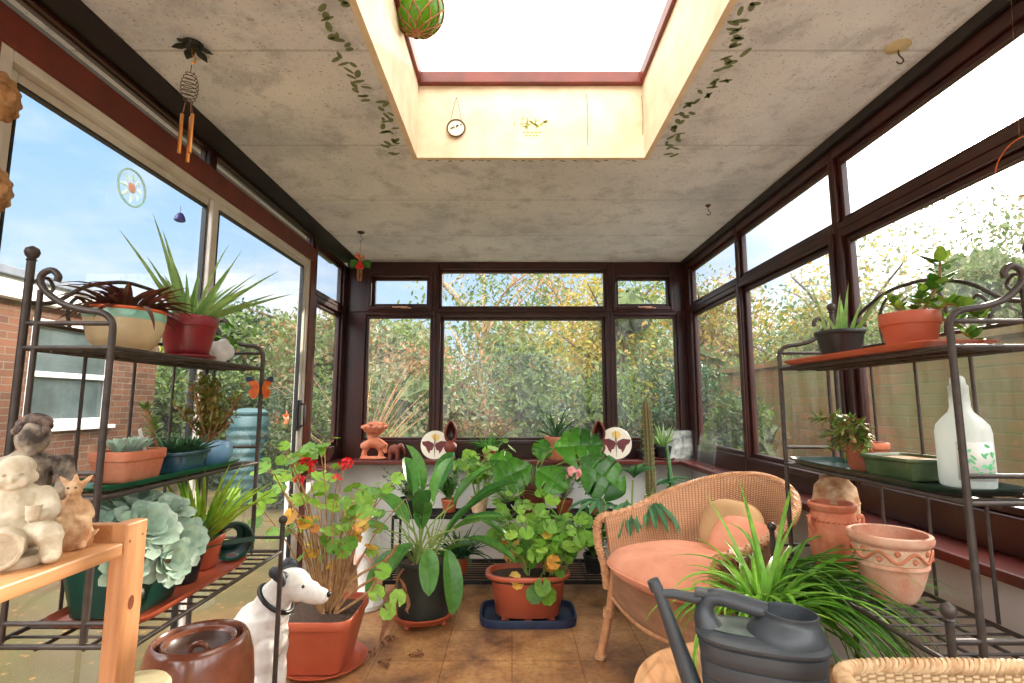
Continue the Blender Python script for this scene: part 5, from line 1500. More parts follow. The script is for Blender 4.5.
# square terracotta pot with tall red geranium
rr = random.Random(31)
GX, GY = -.855, 2.425
saucer('round terracotta saucer beneath the square terracotta pot of red geranium', GX+.02, GY, 0, .185, M['terra'], .02)
t = at_plant('potted_geranium', 'tall leggy red flowered geranium in the square terracotta pot behind the dog statue', GX, GY, .004)
q = MB(); hollowpot(q, .178, .125, .232, 48, .009, .04, power=8); q.obj('pot', M['terra'], t); soil(t, .166, .205, power=8)
lv, yl, st = MB(), MB(), MB()
geranium(lv, yl, st, (.03, 0, .2), .38, .76, 24, 6, .036, rr, .30)
for k in range(10):
    a = rr.uniform(0, 2*PI); e = Vector((.03+cos(a)*.12, sin(a)*.1, .2+rr.uniform(.2, .45))); st.tube(spline([(.03, 0, .2), (.03+cos(a)*.07, sin(a)*.06, .3), e], 4), [.006]*5+[.004]*4, 6)
for k in range(3):
    st.tube(spline([(.06, -.02, .2), (.15, -.05, .26+.05*k), (.24+.03*k, -.06, .33+.06*k), (.27+.04*k, -.08, .42+.05*k)], 4), .006, 7)
for c in ((.26, -.06, .14+.17), (.31, -.05, .23), (.36, -.09, .30), (.30, -.12, .42)): rleaf(lv, c, (0.2, -.8, .5), .036, rr=rr)
umbel(t, (-.045, -.13, .865), .044, 26, M['red'], rr, (0, 0, .5), st)
umbel(t, (-.075, -.13, .80), .030, 14, M['red'], rr, (0, 0, .45), st)
umbel(t, (.125, -.13, .87), .034, 18, M['red'], rr, (.02, 0, .5), st)
umbel(t, (.095, -.14, .815), .024, 8, M['red'], rr, (.02, 0, .5), st)
umbel(t, (-.155, -.12, .36), .022, 8, M['red'], rr, (0, 0, .25), st)
st.obj('stem', M['woodstem'], t); lv.obj('leaves', L['ger'], t); yl.obj('yellow_leaves', L['ger_yel'], t)

# bird of paradise in tall black pot on a terracotta caddy
BX_, BY_ = -.47, 2.86
t = thing('plant_caddy', 'terracotta wheeled saucer under the tall black pot', 'plant caddy', (BX_, BY_, 0))
q = MB(); q.lathe([(.001, .03), (.150, .03), (.158, .033), (.176, .058), (.180, .061), (.180, .066), (.172, .066), (.152, .042), (.001, .04)], 44, cap=False); q.obj('dish', M['terra'], t)
for k in range(4):
    a = PI/4+k*PI/2+.3; q = MB(); q.ell((cos(a)*.13, sin(a)*.13, .0155), (.015, .011, .0155), 12, 8); q.tube([(cos(a)*.13, sin(a)*.13, .015), (cos(a)*.13, sin(a)*.13, .034)], .007, 8); q.obj('castor', M['terra'], t)
t = at_plant('bird_of_paradise', 'paddle leaved bird of paradise plant in tall black pot on a caddy', BX_, BY_, .041)
q = MB(); hollowpot(q, .150, .132, .285, 40, .004, .03); q.obj('pot', M['darkpot'], t); soil(t, .138, .255)
lv = MB(); st = MB(); rr = random.Random(8)
def paddle(tip, az, tilt, ln=.20, wd=.085, b=(0, 0, .25), mbz=None):
    tip = Vector(tip); b = Vector(b); m_ = b.lerp(tip, .55)+Vector(((tip.x-b.x)*-.18, (tip.y-b.y)*-.18, .03))
    sp_ = spline([b, m_, tip], 5); st.tube(sp_, [.0055]*6+[.004]*5, 6)
    blade(mbz or lv, tip, az, ln, wd, tilt, .5, 'paddle', 10, .28)
for a_ in (((-.02, -.03, .62), 3.0, 1.45, .24, .10), ((.06, -.06, .58), .6, 1.35, .22, .095), ((.16, -.02, .56), .35, .95, .25, .085), ((.20, -.05, .50), .2, .75, .24, .085),
           ((.12, -.08, .40), .1, 1.0, .24, .08), ((-.14, -.03, .50), 2.8, .8, .22, .08), ((.0, -.10, .45), -1.3, 1.1, .18, .08), ((.24, -.10, .40), -.1, -.2, .24, .09),
           ((.14, -.16, .36), -1.0, -1.1, .26, .085), ((-.16, -.1, .34), 3.6, -.9, .22, .08), ((.20, .05, .45), .5, .1, .22, .08), ((-.08, .08, .60), 2.2, 1.2, .2, .08),
           ((.06, .1, .62), 1.2, 1.1, .22, .09), ((-.05, -.12, .38), -2.0, -.3, .2, .075), ((.30, -.03, .48), .1, -.5, .22, .075), ((-.20, .0, .42), 3.0, .2, .22, .08), ((.0, -.14, .52), -1.2, 1.2, .16, .08), ((.18, -.14, .46), -.3, .5, .24, .085), ((.26, .0, .56), .3, .6, .24, .085), ((-.1, .02, .44), 2.6, .9, .22, .08), ((.05, -.16, .36), -1.4, -.6, .2, .08), ((.10, -.03, .30), -.6, .6, .2, .07)):
    paddle(a_[0], a_[1], a_[2], a_[3]*1.15, a_[4]*1.22, (rr.uniform(-.05, .05), rr.uniform(-.05, .05), .25))
for k in range(26):
    a = rr.uniform(0, 2*PI); blade(st, (cos(a)*.05, sin(a)*.05, .25), a, rr.uniform(.2, .42), .010, rr.uniform(.8, 1.4), rr.uniform(.2, 1.6), 'grass', 8, .4)
st.obj('stalks', M['stem'], t); lv.obj('leaves', L['paddle'], t)
q = MB()
q.tube(spline([(-.04, -.08, .27), (-.10, -.14, .24), (-.135, -.20, .08), (-.15, -.30, -.01), (-.165, -.40, -.035)], 6), [.006]*8+[.004]*17, 6)
blade(q, (-.137, -.20, .09), -1.9, .14, .035, -1.2, -.6, 'paddle', 8, .5, twist=1.6)
blade(q, (-.10, -.15, .22), -.6, .17, .03, -1.0, .3, 'paddle', 8, .6, twist=2)
q.obj('dead_stalk', M['deadleaf'], t)

# oval window-box geranium on navy tray
q = MB(); q.lathe([(.001, .012), (.90, .012), (.93, .016), (.96, .040), (1.0, .042), (1.01, .036), (.99, .0), (.001, .0)], 56, sx=.255, sy=.150, power=5, cap=False)
tag(q.obj('plant_tray', M['navy'], at=(.085, 2.905, 0)), 'navy blue plastic tray on the floor under the oval terracotta planter', 'tray')
t = at_plant('potted_geranium', 'light green geranium with one pink bloom in the oval terracotta planter', .085, 2.905, .013)
q = MB(); pr = [(.17*.5, .018), (.165, .018), (.172, .024), (.180, .09), (.186, .094), (.196, .20), (.200, .204), (.222, .206), (.228, .212), (.228, .226), (.222, .230), (.206, .230), (.200, .20), (.17, .10)]
q.lathe(pr, 56, sy=.60, power=2.8, cap=False); q.obj('pot', M['terra'], t); soil(t, .205, .205, sy=.6, power=2.8)
for sx_, sy_ in ((-.12, -.06), (0, -.075), (.12, -.06), (-.12, .06), (0, .075), (.12, .06)):
    q = MB(); q.box(sx_-.02, sx_+.02, sy_-.012, sy_+.012, 0, .022); q.obj('pot_foot', M['terra'], t, smooth=False, bevel=.003)
lv, yl, st = MB(), MB(), MB(); rr = random.Random(77)
geranium(lv, yl, st, (.12, 0, .2), .24, .36, 16, 6, .042, rr, .12)
geranium(lv, yl, st, (.02, 0, .2), .2, .34, 6, 4, .036, rr, .1, azr=(2.2, 4.4))
geranium(lv, yl, st, (.16, 0, .2), .22, .24, 10, 6, .044, rr, .1)
for c, n_ in (((.03, -.16, .16), (0, -1, .3)), ((.07, -.17, .20), (.2, -1, .4)), ((.10, -.15, .15), (.3, -1, .1)), ((.14, -.1, .32), (0, -1, .6))): rleaf(lv, c, n_, .045, rr=rr); st.tube([(.07, -.05, .22), c], .0018, 4)
for c in ((-.07, -.12, .23), (-.055, -.12, .20), (-.10, -.1, .33), (.10, -.08, .44)): rleaf(yl, c, (0, -1, .5), .03, rr=rr)
umbel(t, (.246, -.105, .755), .044, 26, M['pink'], rr, (.1, 0, .3), st)
st.obj('stem', M['stem'], t); lv.obj('leaves', L['ger'], t); yl.obj('yellow_leaves', L['ger_yel'], t)

# two-tier black plant staging under the sill
t = thing('plant_staging', 'low black two-tier metal plant staging under the back windows', 'plant staging', (.15, 3.44, 0))
for z, y0, y1 in ((.085, -.22, .22), (.42, -.02, .22)):
    q = MB()
    q.box(-.92, .92, y0, y0+.018, z-.022, z); q.box(-.92, .92, y1-.018, y1, z-.022, z)
    for k in range(10): y = y0+.02+(y1-y0-.04)*k/9; q.box(-.92, .92, y-.004, y+.004, z-.010, z-.002)
    for k in (-.92, -.31, .30, .905): q.box(k, k+.015, y0, y1, z-.022, z-.006)
    q.obj('shelf', M['iron_dk'], t, smooth=False)
for x in (-.92, 0, .92):
    for y, z in ((-.215, .085), (-.015, .42), (.215, .42)): MB().tube([(x, y, 0), (x, y, z-.002)], .009, 8).obj('leg', M['iron_dk'], t)
SZ1, SZ2 = .0855, .4205
# monstera
t = at_plant('potted_monstera', 'monstera with big split leaves in a dark terracotta pot on the staging', .14, 3.54, SZ2)
pot(t, .105, .075, .19, M['terra_dk'], .006, .035)
lv = MB(); st = MB(); rr = random.Random(12)
def monstera(c, d, nrm, s_):
    c = Vector(c); d = Vector(d).normalized(); nrm = Vector(nrm); side = d.cross(nrm).normalized(); up = side.cross(d).normalized()
    if up.z < 0: up = -up
    N = 40; left = []
    for sg in (-1, 1):
        prev = None
        for i in range(N+1):
            u = i/N; w = .46*math.sin(PI*min(1, u*.92+.08))**.62*(1 if u > .12 else .8)
            cut = 1.0
            ph = (u*4.3+.2*sg) % 1.0
            if .2 < u < .8 and ph < .16: cut = .45
            x = u; back = -.10*(1-u)*w*2
            mid = c+d*s_*(u*.98-.02)+up*(-.16*s_*u*u)
            edge = mid+side*sg*w*s_*cut+d*s_*(.10*cut)*(1-u)+up*(.05*s_-.20*s_*w*cut*cut)
            inner = mid+side*sg*w*s_*cut*.5+d*s_*.04*(1-u)*cut+up*.045*s_
            k = len(lv.v); lv.v += [tuple(mid), tuple(inner), tuple(edge)]
            if prev is not None:
                lv.face([prev, prev+1, k+1, k]); lv.face([prev+1, prev+2, k+2, k+1])
            prev = k
for e, d, n, s_ in (((.13, -.22, .44), (1, -.25, .15), (-.1, -.9, .7), .32), ((.28, -.34, .38), (.9, -.25, -.6), (.2, -.9, .5), .34), ((-.02, -.24, .33), (-1, -.3, -.35), (0, -.8, .6), .27),
                    ((.02, -.28, .31), (.7, -.6, -.35), (0, -.8, .6), .24), ((-.12, -.1, .33), (-.9, .1, .2), (0, -.8, .6), .18), ((.22, -.12, .30), (.8, -.5, -.2), (.2, -.5, .9), .2), ((.05, -.05, .34), (.2, .3, 1), (0, -.9, .2), .16)):
    st.tube(spline([(0, 0, .17), Vector(e)*.55+Vector((0, 0, .12)), e], 5), .005, 6); monstera(e, d, n, s_)
st.obj('stem', M['stem'], t); lv.obj('leaves', L['monst'], t, smooth=True)

def small_pot_plant(label, x, y, z, rt, h, m, lm, kind, seed, spread=.1, n=40, leaf=.05, w=.015, name='potted_plant', stemm='stem', hh=.16):
    t = at_plant(name, label, x, y, z); rr = random.Random(seed)
    pot(t, rt, rt*.74, h, m, .004, h*.22)
    lv = MB(); st = MB()
    if kind == 'grass':
        for k in range(n):
            a = rr.uniform(0, 2*PI); blade(lv, (cos(a)*rt*.3, sin(a)*rt*.3, h-.015), a, leaf*rr.uniform(.6, 1.1), w, rr.uniform(.5, 1.45), rr.uniform(.3, 1.8), 'grass', 8, .3)
    elif kind == 'aloe':
        for k in range(n):
            a = k*2.4; blade(lv, (cos(a)*rt*.25, sin(a)*rt*.25, h-.015), a, leaf*rr.uniform(.7, 1.1), w, rr.uniform(.5, 1.45), rr.uniform(0, .5), 'aloe', 7, .35, thick=.25)
    elif kind == 'round':
        yl = MB(); geranium(lv, yl, st, (0, 0, h-.02), spread, hh, max(5, n//6), 5, leaf, rr, 0)
    else:
        for k in range(n//4):
            a = rr.uniform(0, 2*PI); e = Vector((cos(a)*spread*rr.uniform(.2, 1), sin(a)*spread*rr.uniform(.2, 1), h+hh*rr.uniform(.3, 1))); sp_ = spline([(0, 0, h-.02), e*.5+Vector((0, 0, h*.6)), e], 4); st.tube(sp_, .002, 5)
            for j in range(12):
                oleaf(lv, sp_[rr.randint(2, len(sp_)-1)], (rr.uniform(-1, 1), rr.uniform(-1, 1), rr.uniform(-.3, .9)), (0, 0, 1), leaf*rr.uniform(.7, 1.2), w, n=5)
    if st.v: st.obj('stem', M[stemm], t)
    lv.obj('leaves', L[lm], t)
    return t
small_pot_plant('pale clay pot of soft green foliage on the staging left of the monstera', -.22, 3.52, SZ2, .062, .10, M['terra_cream'], 'ger', 'round', 41, .2, 84, .034, hh=.36)
small_pot_plant('small terracotta pot of leafy stems on the staging behind the bird of paradise', -.42, 3.54, SZ2, .055, .085, M['terra'], 'ger_dk', 'leafy', 42, .13, 90, .05, .02, hh=.24)
small_pot_plant('potted fern-like green plant on the staging under the wide window', -.03, 3.50, SZ2, .05, .08, M['blackpl'], 'aloe_lt', 'grass', 43, .1, 46, .26, .014)
small_pot_plant('small terracotta pot of grey violet foliage on the staging beneath the pink bloom', .345, 3.50, SZ2, .06, .09, M['terra'], 'grey', 'leafy', 44, .12, 130, .035, .012, hh=.2)
small_pot_plant('green bushy plant in a terracotta pot at the staging end by the armchair', .56, 3.48, SZ2, .06, .09, M['terra_clay'], 'ger_dk', 'leafy', 45, .16, 120, .05, .024, hh=.2)
small_pot_plant('dark leaved plant in a small terracotta pot on the bottom staging shelf', -.33, 3.36, SZ1, .062, .10, M['terra'], 'dark', 'grass', 46, .1, 60, .26, .02)
small_pot_plant('small dark plant in a terracotta pot on the bottom shelf behind the oval planter', .18, 3.40, SZ1, .055, .085, M['terra'], 'dark', 'leafy', 47, .1, 70, .04, .02)
small_pot_plant('dark foliage in a black pot on the bottom shelf beside the armchair', .52, 3.38, SZ1, .07, .11, M['blackpl'], 'ger_dk', 'leafy', 48, .16, 130, .05, .026, hh=.26)
small_pot_plant('dusty green sedum-like bush in a black pot on the staging behind the geranium', -.68, 3.50, SZ2, .07, .10, M['blackpl'], 'dark', 'leafy', 49, .20, 200, .03, .016, hh=.22)
# broad leafy plant in the gap left of centre
small_pot_plant('leafy light green plant trailing from a pot on the floor behind the oval planter', .02, 3.14, 0, .08, .12, M['terra'], 'ger', 'round', 50, .2, 70, .036, hh=.5)

# cactus
t = at_plant('tall_cactus', 'tall thin ribbed brown cactus column rising in front of right back window', .84, 3.22, 0)
pot(t, .09, .07, .16, M['terra'], .005, .025)
q = MB(); rows = []
for i in range(41):
    z = .14+i*(1.17-.14)/40; r = .026*(1 if i < 38 else (.85, .6, .12)[i-38])*(1+.05*(i % 2))
    rows.append([((r*(1+.16*cos(9*a)))*cos(a)+.01*sin(z*3), r*(1+.16*cos(9*a))*sin(a), z) for a in [2*PI*j/54 for j in range(54)]])
q.grid(rows, close_u=True); q.obj('column', M['cactus'], t)
q = MB(); rr = random.Random(2)
for k in range(9):
    a = 2*PI*k/9
    for i in range(34):
        z = .17+i*.029; c = Vector((.03*cos(a)+.01*sin(z*3), .03*sin(a), z))
        for j in range(3):
            d = Vector((cos(a)+rr.uniform(-.6, .6), sin(a)+rr.uniform(-.6, .6), rr.uniform(-.6, .6))).normalized()*.011
            q.tube([c, c+d], [.0009, .0003], 3, caps=False)
q.obj('spines', M['spine'], t)
# philodendron leaves over the chair arm
t = at_plant('potted_philodendron', 'fingered blue-green philodendron leaning over the far arm of the armchair', .66, 3.02, 0)
pot(t, .10, .075, .17, M['blackpl'], .004, .03)
lv = MB(); st = MB(); rr = random.Random(19)
for e, d, s_ in (((-.08, -.36, .66), (-.3, -.6, -.45), .22), ((.02, -.34, .68), (.5, -.6, -.5), .24), ((-.02, -.10, .60), (-.3, -.5, -.35), .26), ((.10, -.06, .62), (.3, -.5, -.1), .24), ((-.14, -.02, .60), (-.9, -.3, -.1), .22), ((.16, .02, .66), (.7, -.2, .3), .2), ((.04, .02, .70), (.1, -.6, .5), .2), ((.2, -.02, .56), (.9, -.3, -.3), .2), ((-.05, .05, .55), (-.6, -.2, .1), .2)):
    st.tube(spline([(0, 0, .15), Vector(e)*.55+Vector((0, 0, .08)), e], 5), .006, 6)
    d = Vector(d).normalized(); az = math.atan2(d.y, d.x); el = math.asin(d.z)
    for k in range(-3, 4):
        blade(lv, Vector(e)+d*.02, az+k*.36, s_*(1-.10*abs(k)), .034, el+.15-.04*abs(k), .7, 'paddle', 7, .25)
st.obj('stem', M['stem'], t); lv.obj('leaves', L['phil'], t)
# snake plant
t = at_plant('snake_plant', 'snake plant with cream edged leaves in a black pot behind the armchair', .93, 2.98, 0.0)
pot(t, .085, .065, .20, M['blackpl'], .004, .03)
lv = MB(); mg = MB()
for (x, y), a, el, ln, wd, dr in (((0, 0), 2.6, 1.5, .80, .058, .0), ((.0, -.02), -.3, 1.40, .86, .054, 1.25), ((-.02, .01), 1.5, 1.5, .6, .046, .05), ((0, -.02), 3.3, 1.3, .5, .045, .2), ((.02, .02), -.6, 1.25, .42, .045, .3)):
    blade(lv, (x, y, .18), a, ln, wd, el, dr, 'paddle', 12, .25, thick=.10); blade(mg, (x, y+.0035, .178), a, ln*1.01, wd*1.25, el, dr, 'paddle', 12, .25, thick=.04)
lv.obj('leaves', L['phil'], t); mg.obj('leaf_margins', L['vari'], t)
# thin wire plant stand + aloe on the sill
small_pot_plant('spiky green aloe in a black pot on the right end of back sill', 1.12, 3.845, ZS+.0155, .058, .085, M['blackpl'], 'aloe_lt', 'aloe', 51, .1, 26, .19, .02, name='potted_aloe')
saucer('terracotta saucer under the black pot at right end of back sill', 1.12, 3.845, ZS, .075, M['terra_dk'], .012)
small_pot_plant('sprawling pale aloe in a terracotta pot on the middle of the back sill', .33, 3.845, ZS, .09, .17, M['terra_clay'], 'aloe_dk', 'grass', 52, .1, 30, .32, .018, name='potted_aloe')
small_pot_plant('arching green spider plant in a small pot at the left half of back sill', -.17, 3.85, ZS, .05, .07, M['terra'], 'ger_dk', 'grass', 53, .1, 60, .2, .013, name='potted_spider_plant')
small_pot_plant('little black pot of short dark leaves beside the cactus on back sill', .97, 3.86, ZS, .045, .07, M['blackpl'], 'dark', 'leafy', 54, .04, 40, .03, .012)

# ---- ornaments on the sill
def disc(label, x, y, z, r, hide=False):
    t = thing('butterfly_plaque', label, 'plaque', (x, y, z)); t.rotation_euler = (math.radians(-9), 0, 0)
    q = MB(); q.lathe([(.001, -.003), (r-.002, -.003), (r, 0), (r-.002, .003), (.001, .003)], 48)
    q.v = [(a, -c, b+r) for a, b, c in q.v]; q.obj('disc', M['cream_disc'], t)
    def flat(pts, m, nm, yy=-.0045):
        q = MB(); n = len(pts); k = len(q.v); q.v += [(a*r, yy, b*r+r) for a, b in pts]+[(a*r, yy+.0012, b*r+r) for a, b in pts]
        q.face(list(range(n))); q.face(list(range(n, 2*n))[::-1])
        for i in range(n): q.face([i, n+i, n+(i+1) % n, (i+1) % n])
        return q.obj(nm, m, t, smooth=False)
    for s_ in (-1, 1):
        flat([(s_*.04, -.05), (s_*.10, .12), (s_*.45, .28), (s_*.92, .22), (s_*.86, .02), (s_*.62, -.16), (s_*.50, -.42), (s_*.36, -.62), (s_*.30, -.40), (s_*.14, -.34)][::s_], M['bf_red'], 'wing')
    flat([(.0, .20), (.22, .30), (.34, .52), (.20, .72), (-.05, .76), (-.26, .64), (-.22, .46), (-.02, .34)][::-1], M['bf_yel'], 'flower', -.0050)
    q = MB(); q.tube([(0, -.006, r*1.8), (0, -.007, r*.95), (0, -.006, r*.12)], [.001, r*.045, .001], 8); q.obj('butterfly_body', M['stone_grey'], t)
    return t
disc('cream round plaque with dark red butterfly, left one on the back sill', -.575, 3.86, ZS, .105)
disc('cream round plaque with dark red butterfly, right one on the back sill', .775, 3.86, ZS, .118)
def hood(label, x, y, z, s_=1.0):
    t = thing('hooded_ornament', label, 'ornament', (x, y, z)); t.scale = (s_,)*3
    q = MB(); q.lathe([(.03, 0), (.045, .003), (.040, .02), (.022, .035), (.02, .045), (.040, .06), (.050, .085), (.046, .11), (.028, .128), (.016, .134)], 28); q.obj('base', M['terra_dk'], t)
    q = MB(); pts = spline([(0, 0, .13), (.030, 0, .145), (.042, 0, .185), (.034, 0, .235), (0, 0, .285), (-.034, 0, .235), (-.042, 0, .185), (-.030, 0, .145)], 5, closed=True)
    q.tube(pts, .009, 8, closed=True); q.obj('hood_rim', M['terra_dk'], t)
    q = MB(); rows = []
    for i in range(9):
        u = i/8; row = []
        for p in pts: row.append((p.x*(1-u), .004+.035*math.sin(u*PI/2), .20+(p.z-.20)*(1-u)))
        row.append(row[0]); rows.append(row)
    q.grid(rows); q.obj('hood', M['mahog'], t, solid=.004)
    return t
hood('dark brown pointed hooded ornament beside the left butterfly plaque', -.455, 3.86, ZS, .98)
hood('dark brown pointed hooded ornament beside the right butterfly plaque', .645, 3.86, ZS, .98)
# terracotta ornament with fretted crown
t = thing('terracotta_ornament', 'ornate terracotta figure group with fretted crown at left end of sill', 'ornament', (-1.02, 3.84, ZS))
t.scale = (1.25, .9, 1.0)
q = MB()
def orn(q):
    q.ell((0, 0, .012), (.085, .055, .014), 18, 6)
    for x in (-.055, .045): limb(q, [(x, 0, .01), (x*.95, 0, .06), (x*.6, 0, .10)], [.018, .016, .02])
    limb(q, [(-.05, 0, .10), (0, 0, .125), (.05, -.005, .10), (.075, -.02, .06)], [.03, .038, .034, .014])
    limb(q, [(0, 0, .12), (-.01, 0, .16), (.0, 0, .19)], [.035, .028, .034])
    q.lathe([(.03, .18), (.055, .20), (.068, .225), (.072, .25), (.05, .245), (.03, .22)], 24)
    r2 = random.Random(6)
    for k in range(60):
        a = r2.uniform(0, 2*PI); d_ = r2.uniform(.0, .07); q.ell((cos(a)*d_, sin(a)*d_*.8, .262-d_*.25+r2.uniform(-.006, .012)), r2.uniform(.008, .013), 7, 5)
    for k in range(14): a = 2*PI*k/14; q.ell((cos(a)*.072, sin(a)*.072, .235), (.010, .010, .014), 7, 5)
grown('figure_group', M['terra_clay'], t, orn, .0045)
t = thing('terracotta_elephant', 'small dark terracotta elephant beside the ornate figure group on sill', 'ornament', (-.865, 3.83, ZS))
def ele(q):
    q.ell((0, 0, .075), (.045, .03, .035), 14, 8); q.ell((.045, 0, .095), (.024, .022, .026), 12, 8)
    for x in (-.028, .026):
        for y in (-.016, .016): q.tube([(x, y, .07), (x, y, 0)], [.014, .012], 8)
    limb(q, [(.06, 0, .09), (.078, 0, .06), (.076, 0, .03)], [.012, .009, .006])
    for s_ in (-1, 1): q.ell((.038, s_*.024, .095), (.014, .005, .02), 8, 6)
grown('body', M['terra_dk'], t, ele, .004)
# frame on the right of back sill
def picture(label, x, y, z, w_, h_, rz, lean, m, fm):
    t = thing('photo_frame', label, 'picture frame', (x, y, z), 0); t.rotation_euler = (lean, 0, rz)
    MB().box(-w_/2, w_/2, -.002, .002, 0.0, h_).obj('print', m, t, smooth=False)
    q = MB(); b = .005
    q.box(-w_/2-b, w_/2+b, -.006, .004, h_, h_+b); q.box(-w_/2-b, w_/2+b, -.006, .004, -b+.005, .005); q.box(-w_/2-b, -w_/2, -.006, .004, 0, h_); q.box(w_/2, w_/2+b, -.006, .004, 0, h_)
    q.obj('frame', fm, t, smooth=False)
    MB().box(-.01, .01, .004, .05, 0, .006).obj('prop', fm, t, smooth=False)
    return t
picture('framed grey print of plants leaning at the right end of the back sill', 1.235, 3.865, ZS, .215, .205, 0, math.radians(-7), M['photo'], M['metalgrey'])
picture('clear acrylic photo frame leaning on the right-hand sill by the corner', 1.262, 3.42, ZS, .28, .20, math.radians(-90), math.radians(-9), M['clear'], M['clear'])
# white ceramic pedestal behind the geranium
t = thing('ceramic_pedestal', 'white glazed ceramic pedestal vase behind the square terracotta pot', 'pedestal', (-.83, 3.05, 0))
q = MB(); q.lathe([(.09, 0), (.098, .006), (.095, .03), (.07, .055), (.045, .08), (.042, .12), (.05, .2), (.062, .3), (.066, .36), (.05, .42), (.045, .45), (.07, .48), (.08, .50), (.075, .505), (.06, .49), (.04, .45)], 40, cap=False); q.obj('column', M['white_cer'], t)
q = MB(); q.lathe([(.1, .005), (.102, .012), (.099, .028), (.09, .033)], 40, cap=False); q.obj('foot_ring', M['white_cer'], t)
q = MB(); q.tube([(.064*cos(a), .064*sin(a), .27+.03*sin(3*a)) for a in [2*PI*k/60 for k in range(60)]], .007, 6, closed=True); q.obj('pink_garland', M['pinkish'], t)
# fallen leaves, each a loose curled leaf
rr = random.Random(55)
proto = None
spots = [(-.60, 2.58, 'dry curled leaf by the right side of the square terracotta pot'), (-.57, 2.66, 'dry curled leaf farther behind the square pot, near the pedestal'), (-.55, 2.40, 'dead leaf on the floor at the tip of the drooping dead stalk'), (-.43, 2.47, 'small dead leaf in front of the plant caddy'), (.42, 2.52, 'tiny pale leaf scrap on the floor left of the armchair leg'), (.33, 2.22, 'tiny pale leaf scrap nearest the camera, left of the round table'), (-.63, 2.50, 'dry leaf fragment against the rim of the round terracotta saucer')]
for i, (x, y, lb) in enumerate(spots):
    q = MB()
    for k in range(3 if i != 4 and i != 5 else 1): blade(q, (rr.uniform(-.012, .012), rr.uniform(-.01, .01), .012), rr.uniform(0, 6.28), rr.uniform(.03, .055) if i not in (4, 5) else .02, .022, .5, 1.4, 'paddle', 6, .5, twist=rr.uniform(-1, 1))
    zmin = min(v[2] for v in q.v); q.v = [(a, b, c-zmin+.0005) for a, b, c in q.v]
    tag(q.obj('fallen_leaf', M['deadleaf'] if i not in (4, 5) else M['pinkish'], at=(x, y, 0), solid=.0008), lb, 'leaf', 'fallen leaves on the floor')

# ================================================================ HANGING THINGS
def hook_plate(label, x, y, m, r=.035, nm='ceiling_hook'):
    t = thing(nm, label, 'hook', (x, y, ZC)); q = MB(); q.lathe([(.001, 0), (r, 0), (r*1.02, -.004), (r*.8, -.009), (r*.3, -.014), (.001, -.015)][::-1], 28); q.obj('plate', m, t)
    q = MB(); q.tube(spline([(0, 0, -.012), (0, 0, -.03), (.010, 0, -.042), (.012, 0, -.052), (0, 0, -.060), (-.010, 0, -.052)], 5), .0022, 6); q.obj('hook', M['wire'], t); return t
c = P(898, 46, Z=ZC); hook_plate('oval cream plate with brass hook on ceiling near the right windows', c.x, c.y, M['cream_pl'], .034)
c = P(708, 205, Z=ZC); hook_plate('small brass ceiling hook right of the roof light far corner', c.x, c.y, M['wire'], .014)
c = P(361, 232, Z=ZC); hk = hook_plate('small black ceiling hook holding the fairy figure near left back corner', c.x, c.y, M['black'], .024)
t = thing('hanging_fairy', 'small green and red hanging fairy figure in the left back corner', 'hanging ornament', (c.x, c.y, ZC-.057))
q = MB(); q.tube([(0, 0, 0), (0, 0, -.115)], .0012, 5); q.obj('cord', M['rope'], t)
q = MB(); q.ell((0, 0, -.125), .013, 12, 8); q.obj('head', M['terra_clay'], t)
q = MB(); q.lathe([(.008, -.14), (.020, -.16), (.026, -.185), (.02, -.188), (.001, -.186)][::-1], 16); q.obj('dress', M['red'], t)
q = MB()
for s_ in (-1, 1):
    for k in range(4): oleaf(q, (s_*.01, 0, -.15), (s_, .1, .35-.3*k), (0, -1, 0), .065, .028, n=5)
q.obj('wings', L['ger_dk'], t, smooth=False)
q = MB()
for k in (-.012, -.004, .006, .013): q.tube([(k, 0, -.185), (k*1.2, 0, -.235), (k*.8, 0, -.27)], .003, 6)
q.obj('legs', M['woodstem'], t)
q = MB()
for k in range(8): oleaf(q, (rr.uniform(-.03, .03), 0, rr.uniform(-.13, -.10)), (rr.uniform(-1, 1), 0, rr.uniform(0, 1)), (0, -1, 0), .03, .014, n=4)
q.obj('flower_sprays', M['bf_orange'], t, smooth=False)

# wind chime
c = P(193, 44, Z=ZC)
t = thing('ceiling_hook', 'black leaf shaped ceiling hook holding the wind chime', 'hook', (c.x, c.y, ZC))
q = MB(); q.lathe([(.001, -.018), (.02, -.016), (.03, -.006), (.03, 0), (.001, 0)], 16)
for k in range(6): a = k*PI/3+.3; oleaf(q, (cos(a)*.015, sin(a)*.015, -.010), (cos(a), sin(a), -.15), (0, 0, 1), .045, .03, .008, n=5)
q.obj('plate', M['black'], t)
q = MB(); q.tube(spline([(0, 0, -.012), (0, 0, -.035), (.012, 0, -.048), (.010, 0, -.062), (0, 0, -.066)], 5), .0024, 6); q.obj('hook', M['brass'], t)
t = thing('wind_chime', 'wire cage wind chime with copper tubes hanging before the sliding door', 'wind chime', (c.x, c.y, ZC-.064))
q = MB(); q.tube([(0, 0, 0), (0, 0, -.03)], .0015, 5); hel = []
for i in range(150):
    u = i/149; r = .024*math.sin(PI*min(1, .08+u*.9))**.7; a = u*2*PI*9; hel.append((r*cos(a), r*sin(a), -.03-.11*u))
q.tube(hel, .0013, 5); q.obj('wire_cage', M['wire'], t)
